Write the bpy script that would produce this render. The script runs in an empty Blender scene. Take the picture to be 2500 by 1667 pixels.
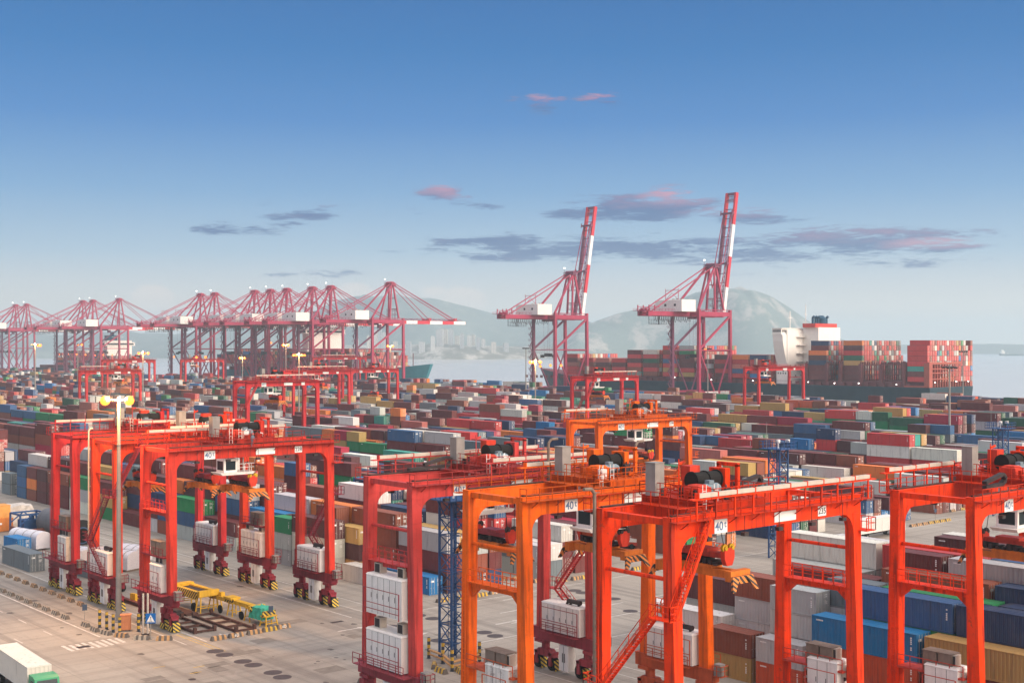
import bpy, math, random
import numpy as np
from math import radians, sin, cos, pi, hypot
from mathutils import Vector, Matrix
from mathutils.bvhtree import BVHTree

random.seed(11)
S = bpy.context.scene
COL = S.collection

# ------------------------------------------------------------------ camera
F_PX, YH, CX, YAW, CAM_H = 3100.0, 845.0, 1250.0, radians(40.6), 36.5
CY, SY = cos(YAW), sin(YAW)
cam = bpy.data.cameras.new('camera')
cam.lens = 36.0 * F_PX / 2500.0
cam.clip_start, cam.clip_end = 1.0, 90000.0
cam_o = bpy.data.objects.new('camera', cam)
COL.objects.link(cam_o)
cam_o.location = (0, 0, CAM_H)
cam_o.rotation_euler = (radians(90) + math.atan((YH - 833.5) / F_PX), 0, -YAW)
S.camera = cam_o
S.view_settings.view_transform = 'Standard'
S.view_settings.look = 'None'
S.view_settings.exposure = 0.80
S.view_settings.gamma = 1.0
S.cycles.volume_bounces = 1
S.cycles.max_bounces = 5
S.cycles.diffuse_bounces = 3
S.cycles.glossy_bounces = 2
S.cycles.sample_clamp_indirect = 4.0
S.cycles.use_denoising = True


def ground_at(px, py, z=0.0):
    d = F_PX * (CAM_H - z) / (py - YH)
    x = (px - CX) / F_PX * d
    return (CY * x + SY * d, -SY * x + CY * d)


def at_depth(px, d):
    x = (px - CX) / F_PX * d
    return (CY * x + SY * d, -SY * x + CY * d)


def pix(X, Y, Z):
    d = SY * X + CY * Y
    return CX + F_PX * (CY * X - SY * Y) / d, YH + F_PX * (CAM_H - Z) / d, d


# ------------------------------------------------------------------ node helpers
class NT:
    def __init__(self, tree):
        self.t = tree

    def node(self, typ, **kw):
        n = self.t.nodes.new(typ)
        for k, v in kw.items():
            setattr(n, k, v)
        return n

    def put(self, sock, v):
        if hasattr(v, 'is_output') or isinstance(v, bpy.types.NodeSocket):
            self.t.links.new(v, sock)
        elif isinstance(v, (tuple, list)):
            v = tuple(v)
            sock.default_value = v if len(v) == len(sock.default_value) else v + (1.0,)
        else:
            sock.default_value = v

    def m(self, op, a, b=0.0, c=0.0, clamp=False):
        n = self.node('ShaderNodeMath', operation=op, use_clamp=clamp)
        for i, v in enumerate((a, b, c)):
            self.put(n.inputs[i], v)
        return n.outputs[0]

    def mix(self, f, a, b, blend='MIX'):
        n = self.node('ShaderNodeMix', data_type='RGBA', blend_type=blend)
        self.put(n.inputs[0], f)
        self.put(n.inputs[6], a)
        self.put(n.inputs[7], b)
        return n.outputs[2]

    def noise(self, vec, scale, detail=3.0, rough=0.55, out=0):
        n = self.node('ShaderNodeTexNoise')
        if vec is not None:
            self.put(n.inputs['Vector'], vec)
        n.inputs['Scale'].default_value = scale
        n.inputs['Detail'].default_value = detail
        n.inputs['Roughness'].default_value = rough
        return n.outputs[out]

    def mapr(self, v, a, b, c=0.0, d=1.0, smooth=False):
        n = self.node('ShaderNodeMapRange')
        n.clamp = True
        if smooth:
            n.interpolation_type = 'SMOOTHSTEP'
        self.put(n.inputs[0], v)
        for i, x in enumerate((a, b, c, d)):
            n.inputs[i + 1].default_value = x
        return n.outputs[0]

    def vmul(self, v, s):
        n = self.node('ShaderNodeVectorMath', operation='MULTIPLY')
        self.put(n.inputs[0], v)
        n.inputs[1].default_value = s
        return n.outputs[0]

    def vadd(self, v, s):
        n = self.node('ShaderNodeVectorMath', operation='ADD')
        self.put(n.inputs[0], v)
        self.put(n.inputs[1], s)
        return n.outputs[0]

    def comb(self, x, y, z):
        n = self.node('ShaderNodeCombineXYZ')
        for i, v in enumerate((x, y, z)):
            self.put(n.inputs[i], v)
        return n.outputs[0]

    def sep(self, v):
        n = self.node('ShaderNodeSeparateXYZ')
        self.put(n.inputs[0], v)
        return n.outputs

    def ramp(self, v, stops):
        n = self.node('ShaderNodeValToRGB')
        e = n.color_ramp.elements
        while len(e) < len(stops):
            e.new(0.5)
        for i, (p, c) in enumerate(stops):
            e[i].position = p
            e[i].color = tuple(c) + (1.0,)
        self.put(n.inputs[0], v)
        return n.outputs[0]


def lin(r, g, b):
    def f(c):
        c /= 255.0
        return c / 12.92 if c <= 0.04045 else ((c + 0.055) / 1.055) ** 2.4
    return (f(r), f(g), f(b))


# ------------------------------------------------------------------ world
SUN_EL, SUN_AZ = radians(26), math.atan2(0.28, -0.96)   # direction towards the sun: x=sin(az), y=cos(az)
world = bpy.data.worlds.new('World')
S.world = world
world.use_nodes = True
wt = NT(world.node_tree)
for n in list(world.node_tree.nodes):
    world.node_tree.nodes.remove(n)
w_out = wt.node('ShaderNodeOutputWorld')
w_bg = wt.node('ShaderNodeBackground')
sky = wt.node('ShaderNodeTexSky', sky_type='NISHITA')
sky.sun_disc = False
sky.sun_elevation = SUN_EL
sky.sun_rotation = SUN_AZ
sky.air_density = 1.4
sky.dust_density = 1.5
sky.ozone_density = 3.0
tc = wt.node('ShaderNodeTexCoord')
dx, dy, dz = wt.sep(tc.outputs['Generated'])[:3]
fw = wt.m('ADD', wt.m('MULTIPLY', dx, SY), wt.m('MULTIPLY', dy, CY))
rt = wt.m('SUBTRACT', wt.m('MULTIPLY', dx, CY), wt.m('MULTIPLY', dy, SY))
az = wt.m('ARCTAN2', rt, fw)
el = wt.m('ARCSINE', dz)
K_SKY = 0.63
def sk(r, g, b):
    return tuple(v * K_SKY for v in lin(r, g, b))
evening = wt.ramp(wt.m('DIVIDE', el, 0.6, clamp=True), [
    (0.0, sk(240, 228, 218)), (0.05, sk(226, 222, 218)), (0.12, sk(166, 194, 219)),
    (0.20, sk(114, 163, 211)), (0.29, sk(56, 128, 198)), (0.38, sk(4, 110, 182)), (0.45, sk(0, 100, 172)), (1.0, sk(0, 100, 172))])
# unseen sky overhead and behind the viewer: brightened and warmed to light the yard
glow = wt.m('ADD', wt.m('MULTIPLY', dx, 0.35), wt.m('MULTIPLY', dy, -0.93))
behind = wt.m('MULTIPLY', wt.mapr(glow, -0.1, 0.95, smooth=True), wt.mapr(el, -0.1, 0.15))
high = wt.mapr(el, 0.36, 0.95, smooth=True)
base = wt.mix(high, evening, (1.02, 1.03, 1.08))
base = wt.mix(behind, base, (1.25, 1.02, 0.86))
nish = wt.vmul(sky.outputs[0], (0.06, 0.06, 0.06))
base = wt.mix(0.12, base, nish)
# clouds: (px, py, half width px, half height px, weight, pink)
CLOUDS = [(1750, 610, 380, 22, .85, 0), (1230, 605, 200, 24, .95, 0), (1480, 610, 300, 26, .9, 0), (2080, 588, 270, 24, 1.0, .35), (2280, 602, 120, 15, .85, .9),
          (1560, 508, 190, 26, 1.0, .3), (1640, 492, 90, 24, .9, 1), (1820, 525, 160, 16, .75, .7), (1390, 522, 70, 12, .7, 0),
          (1080, 468, 60, 20, .8, 1), (1110, 485, 50, 14, .6, .9), (760, 522, 60, 12, .75, .1), (800, 505, 70, 12, .45, .7), (690, 540, 60, 12, .65, 0), (560, 563, 130, 14, .8, 0), (660, 495, 50, 8, .55, .1),
          (1330, 252, 52, 16, .62, .9), (1470, 243, 62, 16, .68, 1), (1250, 250, 30, 10, .35, .6), (1190, 505, 60, 9, .5, 0), (1040, 520, 50, 9, .45, 0),
          (820, 668, 90, 7, .5, 0), (690, 672, 60, 5, .4, 0), (2150, 642, 150, 10, .6, 0), (1900, 660, 150, 10, .4, 0), (1960, 640, 120, 8, .35, 0), (980, 606, 60, 8, .35, 0), (2400, 634, 80, 5, .4, 0)]
PUFFS = [(372, 728, 50, 30, .9), (1130, 735, 60, 34, .8), (865, 712, 50, 22, .7), (1060, 715, 40, 18, .5)]
cvec = wt.comb(wt.m('MULTIPLY', az, 1.0), wt.m('MULTIPLY', el, 6.5), 0.0)
warp = wt.noise(cvec, 30.0, 3.0, 0.5, out=1)
cvec2 = wt.vadd(cvec, wt.vmul(warp, (0.030, 0.020, 0.0)))
cn = wt.noise(cvec2, 17.0, 9.0, 0.66)
cn2 = wt.noise(cvec2, 110.0, 5.0, 0.65)
cnf = wt.m('ADD', wt.m('MULTIPLY', wt.m('SUBTRACT', cn, 0.5), 3.2), wt.m('MULTIPLY', wt.m('SUBTRACT', cn2, 0.5), 1.1))


def ellipse(px, py, hw, hh):
    a0 = math.atan((px - CX) / F_PX)
    e0 = math.atan((YH - py) / F_PX * cos(a0))
    u = wt.m('DIVIDE', wt.m('SUBTRACT', az, a0), hw / F_PX * 1.0)
    v = wt.m('DIVIDE', wt.m('SUBTRACT', el, e0), hh / F_PX * 1.0)
    r2 = wt.m('ADD', wt.m('MULTIPLY', u, u), wt.m('MULTIPLY', v, v))
    return wt.m('SUBTRACT', 1.0, r2, clamp=True), v


dark = None
pink = None
for px, py, hw, hh, wgt, pk in CLOUDS:
    e, v = ellipse(px, py, hw * 1.35, hh * 1.9)
    d = wt.m('MULTIPLY', e, wgt)
    dark = d if dark is None else wt.m('MAXIMUM', dark, d)
    if pk:
        p = wt.m('MULTIPLY', wt.m('MULTIPLY', d, pk), wt.mapr(v, -0.5, 0.6))
        pink = p if pink is None else wt.m('MAXIMUM', pink, p)
dens = wt.mapr(wt.m('ADD', wt.m('MULTIPLY', dark, 1.25), wt.m('MULTIPLY', cnf, 1.35)), 0.42, 1.15, smooth=True)
dens = wt.m('MULTIPLY', dens, wt.mapr(dark, 0.0, 0.18))
lit_edge = wt.mapr(wt.m('SUBTRACT', wt.m('ADD', dark, wt.m('MULTIPLY', cn2, 0.5)), 0.25), 0.75, 0.2)
cloud_c = wt.mix(wt.mapr(wt.m('ADD', pink, wt.m('MULTIPLY', cnf, 0.25)), 0.10, 0.80), wt.mix(wt.m('MULTIPLY', lit_edge, 0.6), sk(58, 94, 148), sk(120, 140, 176)), sk(222, 156, 172))
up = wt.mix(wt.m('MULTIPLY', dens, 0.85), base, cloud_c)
puff = None
for px, py, hw, hh, wgt in PUFFS:
    e, v = ellipse(px, py, hw * 1.2, hh * 1.3)
    d = wt.m('MULTIPLY', e, wgt)
    puff = d if puff is None else wt.m('MAXIMUM', puff, d)
pd = wt.m('MULTIPLY', wt.mapr(wt.m('ADD', puff, wt.m('MULTIPLY', cnf, 0.22)), 0.12, 0.5, smooth=True), wt.mapr(puff, 0, 0.15))
up = wt.mix(wt.m('MULTIPLY', pd, 0.6), up, sk(232, 220, 214))
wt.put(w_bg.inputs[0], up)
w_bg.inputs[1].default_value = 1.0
wt.t.links.new(w_bg.outputs[0], w_out.inputs[0])

# ------------------------------------------------------------------ sun
sun = bpy.data.lights.new('sun', 'SUN')
sun.energy = 2.35
sun.angle = radians(40)
sun.color = (1.0, 0.86, 0.74)
sun_o = bpy.data.objects.new('sun', sun)
COL.objects.link(sun_o)
sd = Vector((sin(SUN_AZ) * cos(SUN_EL), cos(SUN_AZ) * cos(SUN_EL), sin(SUN_EL)))
sun_o.rotation_euler = sd.to_track_quat('Z', 'Y').to_euler()
sun_o.location = (0, -50, 200)


# ------------------------------------------------------------------ materials
def new_mat(name):
    m = bpy.data.materials.new(name)
    m.use_nodes = True
    nt = NT(m.node_tree)
    b = m.node_tree.nodes['Principled BSDF']
    return m, nt, b


MATS = {}


def paint(name, col, rough=0.5, var=0.12, scale=0.8, streak=0.0, rust=0.0, metal=0.0):
    if name in MATS:
        return MATS[name]
    m, nt, b = new_mat(name)
    pos = nt.node('ShaderNodeNewGeometry').outputs['Position']
    n1 = nt.noise(pos, scale, 4.0)
    c = nt.mix(nt.mapr(n1, 0.3, 0.7), tuple(x * (1 - var) for x in col), tuple(min(1, x * (1 + var)) for x in col))
    if streak:
        fade = nt.noise(pos, 0.22, 5.0, 0.65)
        g = sum(col) / 3
        c = nt.mix(nt.m('MULTIPLY', nt.mapr(fade, 0.45, 0.68), 0.22), c, tuple(min(1, x * .84 + g * .14) for x in col))
        grime = nt.noise(pos, 1.9, 6.0, 0.72)
        c = nt.mix(nt.m('MULTIPLY', nt.mapr(grime, 0.54, 0.70), streak * 0.55), c, tuple(x * 0.40 + 0.012 for x in col))
    if streak:
        s = nt.noise(nt.vmul(pos, (2.2, 2.2, 0.16)), 1.0, 4.0)
        c = nt.mix(nt.m('MULTIPLY', nt.mapr(s, 0.50, 0.66), streak), c, tuple(x * 0.35 + 0.008 for x in col))
    if rust:
        r = nt.noise(pos, 1.7, 6.0, 0.7)
        c = nt.mix(nt.m('MULTIPLY', nt.mapr(r, 0.6, 0.7), rust), c, (0.13, 0.05, 0.025))
    nt.put(b.inputs['Base Color'], c)
    b.inputs['Roughness'].default_value = rough
    b.inputs['Specular IOR Level'].default_value = 0.12
    b.inputs['Metallic'].default_value = metal
    MATS[name] = m
    return m


def emit(name, col, k):
    if name in MATS:
        return MATS[name]
    m, nt, b = new_mat(name)
    b.inputs['Base Color'].default_value = (0.10, 0.03, 0.01, 1)
    b.inputs['Emission Color'].default_value = tuple(col) + (1,)
    b.inputs['Emission Strength'].default_value = k
    MATS[name] = m
    return m


def stripes(name, c1, c2, k=2.0):
    if name in MATS:
        return MATS[name]
    m, nt, b = new_mat(name)
    x, y, z = nt.sep(nt.node('ShaderNodeTexCoord').outputs['Object'])[:3]
    f = nt.m('FRACT', nt.m('MULTIPLY', nt.m('ADD', nt.m('ADD', x, y), z), k))
    pos = nt.node('ShaderNodeNewGeometry').outputs['Position']
    c = nt.mix(nt.m('GREATER_THAN', f, 0.5), c1, c2)
    c = nt.mix(nt.m('MULTIPLY', nt.mapr(nt.noise(pos, 3.0, 5.0), 0.5, 0.75), 0.5), c, (0.12, 0.10, 0.08))
    nt.put(b.inputs['Base Color'], c)
    b.inputs['Roughness'].default_value = 0.7
    MATS[name] = m
    return m


def container_mat(name, use_attr):
    m, nt, b = new_mat(name)
    if use_attr:
        at = nt.node('ShaderNodeAttribute', attribute_name='col')
        col = at.outputs['Color']
    else:
        oi = nt.node('ShaderNodeObjectInfo')
        col = oi.outputs['Color']
    pos = nt.node('ShaderNodeNewGeometry').outputs['Position']
    n1 = nt.noise(pos, 0.55, 5.0, 0.6)
    c = nt.mix(nt.m('MULTIPLY', nt.mapr(n1, 0.42, 0.80), 0.13), col, (0.30, 0.25, 0.22))
    st = nt.noise(nt.vmul(pos, (2.6, 2.6, 0.22)), 1.0, 4.0)
    c = nt.mix(nt.m('MULTIPLY', nt.mapr(st, 0.56, 0.72), 0.38), c, (0.045, 0.032, 0.028))
    rs = nt.noise(pos, 1.5, 6.0, 0.75)
    c = nt.mix(nt.m('MULTIPLY', nt.mapr(rs, 0.66, 0.72), 0.6), c, (0.12, 0.05, 0.025))
    if use_attr:
        # door ends carry rods and white code marks (uv 0..1 on end faces, x > 2 elsewhere)
        uv = nt.node('ShaderNodeUVMap', uv_map='UVMap').outputs[0]
        u, v, _ = nt.sep(uv)[:3]
        is_end = nt.m('LESS_THAN', u, 1.5)
        rod = nt.m('LESS_THAN', nt.m('ABSOLUTE', nt.m('SUBTRACT', nt.m('FRACT', nt.m('MULTIPLY', u, 4.0)), 0.5)), 0.09)
        br = nt.node('ShaderNodeTexBrick')
        nt.put(br.inputs['Vector'], nt.comb(nt.m('ADD', u, nt.m('MULTIPLY', nt.noise(pos, 0.2, 0.0), 3.0)), v, 0.0))
        br.inputs['Scale'].default_value = 5.0
        br.inputs['Mortar Size'].default_value = 0.03
        br.inputs['Color1'].default_value = (0, 0, 0, 1)
        br.inputs['Color2'].default_value = (1, 1, 1, 1)
        br.inputs['Mortar'].default_value = (0, 0, 0, 1)
        mk = nt.m('MULTIPLY', nt.m('GREATER_THAN', br.outputs['Color'], 0.66), nt.m('GREATER_THAN', u, 0.5))
        pat = nt.m('MULTIPLY', is_end, nt.m('MAXIMUM', nt.m('MULTIPLY', rod, 0.38), nt.m('MULTIPLY', mk, 0.75)))
        c = nt.mix(pat, c, (0.62, 0.58, 0.52))
        fu, fv = nt.m('FRACT', u), nt.m('FRACT', v)
        edge = nt.m('MAXIMUM', nt.m('LESS_THAN', nt.m('MINIMUM', fv, nt.m('SUBTRACT', 1.0, fv)), 0.045), nt.m('LESS_THAN', nt.m('MINIMUM', fu, nt.m('SUBTRACT', 1.0, fu)), 0.012))
        c = nt.mix(nt.m('MULTIPLY', edge, 0.5), c, (0.03, 0.024, 0.022))
    nt.put(b.inputs['Base Color'], c)
    b.inputs['Roughness'].default_value = 0.65
    b.inputs['Specular IOR Level'].default_value = 0.3
    MATS[name] = m
    return m


C_OBJ = container_mat('container_paint', False)
C_ATT = container_mat('container_paint_far', True)


def rod_mat():
    m, nt, b = new_mat('galvanised_rod')
    oi = nt.node('ShaderNodeObjectInfo')
    nt.put(b.inputs['Base Color'], nt.mix(0.55, oi.outputs['Color'], (0.5, 0.47, 0.44)))
    b.inputs['Roughness'].default_value = 0.5
    return m


ROD = rod_mat()
WHITE = paint('white_paint', (0.74, 0.71, 0.67), 0.5, 0.05, 1.2, 0.12, 0.1)
WHITE_RUST = paint('rusty_white_paint', (0.70, 0.67, 0.62), 0.6, 0.08, 1.0, 0.4, 0.8)
SIGNW = paint('sign_white', (0.78, 0.77, 0.74), 0.45, 0.03)
INK = paint('sign_ink', (0.10, 0.17, 0.30), 0.6, 0.05)
INKD = paint('sign_ink_dark', (0.05, 0.06, 0.08), 0.6, 0.05)
RUBBER = paint('rubber', (0.018, 0.017, 0.017), 0.85, 0.2)
DARK = paint('dark_steel', (0.045, 0.035, 0.035), 0.6, 0.3)
GREASE = paint('greasy_rail', (0.05, 0.032, 0.026), 0.5, 0.4, 2.0)
GREY = paint('grey_steel', (0.26, 0.24, 0.22), 0.55, 0.12, 1.0, 0.2)
BROWNGREY = paint('weathered_cabinet', (0.20, 0.15, 0.12), 0.7, 0.15, 1.5, 0.3, 0.2)
MOTOR = paint('motor_blue_grey', (0.16, 0.21, 0.24), 0.5)
PALE = paint('pale_tray', (0.50, 0.43, 0.36), 0.6, 0.1, 1.0, 0.15)
GLASS = paint('dark_glass', (0.02, 0.03, 0.035), 0.12, 0.1)
ORANGE = paint('spreader_orange', (0.62, 0.17, 0.025), 0.55, 0.15, 1.5, 0.4, 0.3)
YELLOW = paint('yellow_paint', (0.62, 0.36, 0.03), 0.55, 0.15, 1.5, 0.3, 0.3)
SHEAVE = paint('yellow_sheave', (0.50, 0.30, 0.02), 0.5, .2, 3.0, .4)
REDP = paint('red_plate', (0.56, 0.045, 0.022), 0.55, 0.15, 1.5, 0.5, 0.2)
HAZ = stripes('hazard_stripes', (0.62, 0.42, 0.04), (0.02, 0.02, 0.02), 1.7)
HAZO = stripes('orange_stripes', (0.66, 0.20, 0.03), (0.03, 0.025, 0.02), 1.6)
LAMP = emit('lit_lamp', (1.0, 0.17, 0.018), 3.2)
LAMPS = emit('small_lit_lamp', (1.0, 0.18, 0.02), 2.6)
LAMPW = emit('white_lit_lamp', (1.0, 0.95, 0.88), 6.0)


# ------------------------------------------------------------------ mesh builder
class MB:
    def __init__(self):
        self.v, self.f, self.mi, self.cur = [], [], [], 0

    def _add(self, vs, fs):
        n = len(self.v)
        self.v += [tuple(p) for p in vs]
        self.f += [tuple(n + i for i in q) for q in fs]
        self.mi += [self.cur] * len(fs)

    BOXF = [(0, 3, 2, 1), (4, 5, 6, 7), (0, 1, 5, 4), (1, 2, 6, 5), (2, 3, 7, 6), (3, 0, 4, 7)]

    def box(self, x0, x1, y0, y1, z0, z1):
        self._add([(x0, y0, z0), (x1, y0, z0), (x1, y1, z0), (x0, y1, z0), (x0, y0, z1), (x1, y0, z1), (x1, y1, z1), (x0, y1, z1)], self.BOXF)
        return self

    def frus(self, lo, zlo, hi, zhi):
        a, b, c, d = lo
        e, f, g, h = hi
        self._add([(a, c, zlo), (b, c, zlo), (b, d, zlo), (a, d, zlo), (e, g, zhi), (f, g, zhi), (f, h, zhi), (e, h, zhi)], self.BOXF)
        return self

    def bar(self, p, q, w, h=None):
        p, q = Vector(p), Vector(q)
        h = h or w
        d = (q - p)
        if d.length < 1e-6:
            return self
        d.normalize()
        up = Vector((0, 0, 1)) if abs(d.z) < 0.95 else Vector((1, 0, 0))
        s = d.cross(up).normalized() * (w / 2)
        u = s.cross(d).normalized() * (h / 2)
        self._add([p - s - u, p + s - u, p + s + u, p - s + u, q - s - u, q + s - u, q + s + u, q - s + u],
                  [(0, 3, 2, 1), (4, 5, 6, 7), (0, 1, 5, 4), (1, 2, 6, 5), (2, 3, 7, 6), (3, 0, 4, 7)])
        return self

    def tube(self, p, q, r, n=10, r2=None):
        p, q = Vector(p), Vector(q)
        r2 = r if r2 is None else r2
        d = (q - p).normalized()
        up = Vector((0, 0, 1)) if abs(d.z) < 0.95 else Vector((1, 0, 0))
        s = d.cross(up).normalized()
        u = s.cross(d).normalized()
        vs = []
        for c, rr in ((p, r), (q, r2)):
            for i in range(n):
                a = 2 * pi * i / n
                vs.append(c + s * (rr * cos(a)) + u * (rr * sin(a)))
        fs = [(i, (i + 1) % n, n + (i + 1) % n, n + i) for i in range(n)]
        fs += [tuple(range(n - 1, -1, -1)), tuple(range(n, 2 * n))]
        self._add(vs, fs)
        return self

    def prism(self, poly, axis, a, b):
        n = len(poly)
        def P(u, w, t):
            return (u, t, w) if axis == 'y' else ((t, u, w) if axis == 'x' else (u, w, t))
        vs = [P(u, w, a) for u, w in poly] + [P(u, w, b) for u, w in poly]
        fs = [(i, (i + 1) % n, n + (i + 1) % n, n + i) for i in range(n)]
        fs += [tuple(range(n - 1, -1, -1)), tuple(range(n, 2 * n))]
        self._add(vs, fs)
        return self

    def rail(self, p, q, h=1.1, step=1.5, t=0.06):
        p, q = Vector(p), Vector(q)
        L = (q - p).length
        n = max(1, int(round(L / step)))
        up = Vector((0, 0, 1))
        for i in range(n + 1):
            a = p.lerp(q, i / n)
            self.bar(a, a + up * h, t)
        self.bar(p + up * h, q + up * h, t)
        self.bar(p + up * h * 0.55, q + up * h * 0.55, t * 0.8)
        return self

    def flight(self, p, q, w, across, lod=0):
        """A stair from p up to q, width w along the unit vector across."""
        p, q = Vector(p), Vector(q)
        a = Vector(across) * (w / 2)
        for s in (-1, 1):
            self.bar(p + a * s, q + a * s, 0.07, 0.26)
            self.bar(p + a * s + Vector((0, 0, 1)), q + a * s + Vector((0, 0, 1)), 0.05)
            self.bar(p + a * s + Vector((0, 0, .5)), q + a * s + Vector((0, 0, .5)), 0.04)
            k = 5
            for i in range(k + 1):
                c = p.lerp(q, i / k) + a * s
                self.bar(c, c + Vector((0, 0, 1)), 0.05)
        n = max(3, int((q.z - p.z) / (0.26 if lod == 0 else 0.6)))
        d = (q - p)
        dh = Vector((d.x, d.y, 0)).normalized() * 0.12
        for i in range(n + 1):
            c = p.lerp(q, i / n)
            self._add([c - a - dh, c + a - dh, c + a + dh, c - a + dh,
                       c - a - dh + Vector((0, 0, .04)), c + a - dh + Vector((0, 0, .04)), c + a + dh + Vector((0, 0, .04)), c - a + dh + Vector((0, 0, .04))], self.BOXF)
        return self

    def ball(self, c, r, n=10, k=6):
        c = Vector(c)
        vs = [c + Vector((0, 0, -r))]
        for j in range(1, k):
            b = -pi / 2 + pi * j / k
            for i in range(n):
                a = 2 * pi * i / n
                vs.append(c + Vector((r * cos(b) * cos(a), r * cos(b) * sin(a), r * sin(b))))
        vs.append(c + Vector((0, 0, r)))
        fs = [(0, 1 + (i + 1) % n, 1 + i) for i in range(n)]
        for j in range(k - 2):
            for i in range(n):
                a, b = 1 + j * n + i, 1 + j * n + (i + 1) % n
                fs.append((a, b, b + n, a + n))
        e = len(vs) - 1
        fs += [(e - n + i, e - n + (i + 1) % n, e) for i in range(n)]
        self._add(vs, fs)
        return self

    def ladder(self, x, y, z0, z1, ax=(0, 1)):
        ux, uy = ax
        for s in (-.22, .22):
            self.bar((x + ux * s, y + uy * s, z0), (x + ux * s, y + uy * s, z1), .05)
        z = z0 + .4
        while z < z1:
            self.bar((x - ux * .22, y - uy * .22, z), (x + ux * .22, y + uy * .22, z), .04)
            z += .5
        return self

    def build(self, name, mats, parent=None, loc=(0, 0, 0), rz=0.0, smooth=False):
        me = bpy.data.meshes.new(name)
        me.from_pydata(self.v, [], self.f)
        if not isinstance(mats, (list, tuple)):
            mats = [mats]
        for m in mats:
            me.materials.append(m)
        if len(mats) > 1:
            me.polygons.foreach_set('material_index', self.mi)
        if smooth:
            me.polygons.foreach_set('use_smooth', [True] * len(me.polygons))
        me.update()
        return link(name, me, parent, loc, rz)


def link(name, me, parent=None, loc=(0, 0, 0), rz=0.0):
    o = bpy.data.objects.new(name, me)
    COL.objects.link(o)
    o.location = loc
    o.rotation_euler = (0, 0, rz)
    if parent is not None:
        o.parent = parent
    return o


def tag(o, label=None, cat=None, group=None, kind=None):
    for k, v in (('label', label), ('category', cat), ('group', group), ('kind', kind)):
        if v:
            o[k] = v
    return o


def thing(name, label, cat, loc, rz=0.0, group=None):
    return tag(link(name, None, None, loc, rz), label, cat, group)


_TXT = {}


def text(s, size, mat, parent, loc, face='-y', name='lettering'):
    key = (s, mat.name)
    if key not in _TXT:
        cu = bpy.data.curves.new('lettering', 'FONT')
        cu.body = s
        cu.size = 1.0
        cu.align_x = 'CENTER'
        cu.align_y = 'CENTER'
        cu.extrude = 0.008
        cu.offset = 0.012
        o = bpy.data.objects.new('lettering', cu)
        COL.objects.link(o)
        bpy.context.view_layer.update()
        me = bpy.data.meshes.new_from_object(o.evaluated_get(bpy.context.evaluated_depsgraph_get()))
        bpy.data.objects.remove(o)
        bpy.data.curves.remove(cu)
        me.materials.clear()
        me.materials.append(mat)
        _TXT[key] = me
    o = link(name, _TXT[key], parent, loc)
    o.scale = (size, size, 1)
    o.rotation_euler = (pi / 2, 0, 0 if face == '-y' else -pi / 2)
    return o


# ================================================================== the setting
def quay_face(Y):
    return 628.0 - 0.046 * (Y - 381.0)


QROT = math.atan(0.046)


def concrete():
    m, nt, b = new_mat('apron_concrete')
    pos = nt.node('ShaderNodeNewGeometry').outputs['Position']
    big = nt.noise(pos, 0.045, 5.0, 0.6)
    c = nt.mix(nt.mapr(big, 0.3, 0.7), (0.245, 0.212, 0.178), (0.335, 0.295, 0.250))
    along = nt.noise(nt.vmul(pos, (0.55, 0.018, 0.0)), 1.0, 5.0, 0.6)
    c = nt.mix(nt.m('MULTIPLY', nt.mapr(along, 0.48, 0.70), 0.6), c, (0.11, 0.09, 0.078))
    across = nt.noise(nt.vmul(pos, (0.02, 0.5, 0.0)), 1.0, 5.0, 0.6)
    c = nt.mix(nt.m('MULTIPLY', nt.mapr(across, 0.50, 0.72), 0.5), c, (0.13, 0.105, 0.09))
    fine = nt.noise(pos, 1.1, 6.0, 0.7)
    c = nt.mix(nt.m('MULTIPLY', nt.mapr(fine, 0.56, 0.72), 0.45), c, (0.12, 0.095, 0.08))
    worn = nt.noise(pos, 0.3, 5.0, 0.7)
    c = nt.mix(nt.m('MULTIPLY', nt.mapr(worn, 0.6, 0.68), 0.3), c, (0.36, 0.31, 0.27))
    # slab joints every 6 m
    x, y, z = nt.sep(pos)[:3]
    jx = nt.m('LESS_THAN', nt.m('FRACT', nt.m('DIVIDE', x, 6.1)), 0.014)
    jy = nt.m('LESS_THAN', nt.m('FRACT', nt.m('DIVIDE', y, 6.1)), 0.014)
    c = nt.mix(nt.m('MULTIPLY', nt.m('MAXIMUM', jx, jy), 0.4), c, (0.08, 0.07, 0.06))
    nt.put(b.inputs['Base Color'], c)
    nt.put(b.inputs['Roughness'], nt.mapr(big, 0.3, 0.7, 0.7, 0.9))
    return m


CONC = concrete()


def sheet(name, pts, z, mat, kind='structure'):
    me = bpy.data.meshes.new(name)
    me.from_pydata([(x, y, z) for x, y in pts], [], [tuple(range(len(pts)))])
    me.materials.append(mat)
    return tag(link(name, me), kind=kind)


sheet('ground', [(-900, -900), (quay_face(-900), -900), (quay_face(5200), 5200), (-900, 5200)], 0.0, CONC)
mb = MB()
for y in range(-900, 5200, 100):
    mb.prism([(quay_face(y), y), (quay_face(y) + 1.5, y), (quay_face(y + 99.9) + 1.5, y + 99.9), (quay_face(y + 99.9), y + 99.9)], 'z', -6.0, 0.25)
tag(mb.build('quay_edge', paint('quay_stone', (0.24, 0.21, 0.19), 0.85)), kind='structure')


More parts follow.
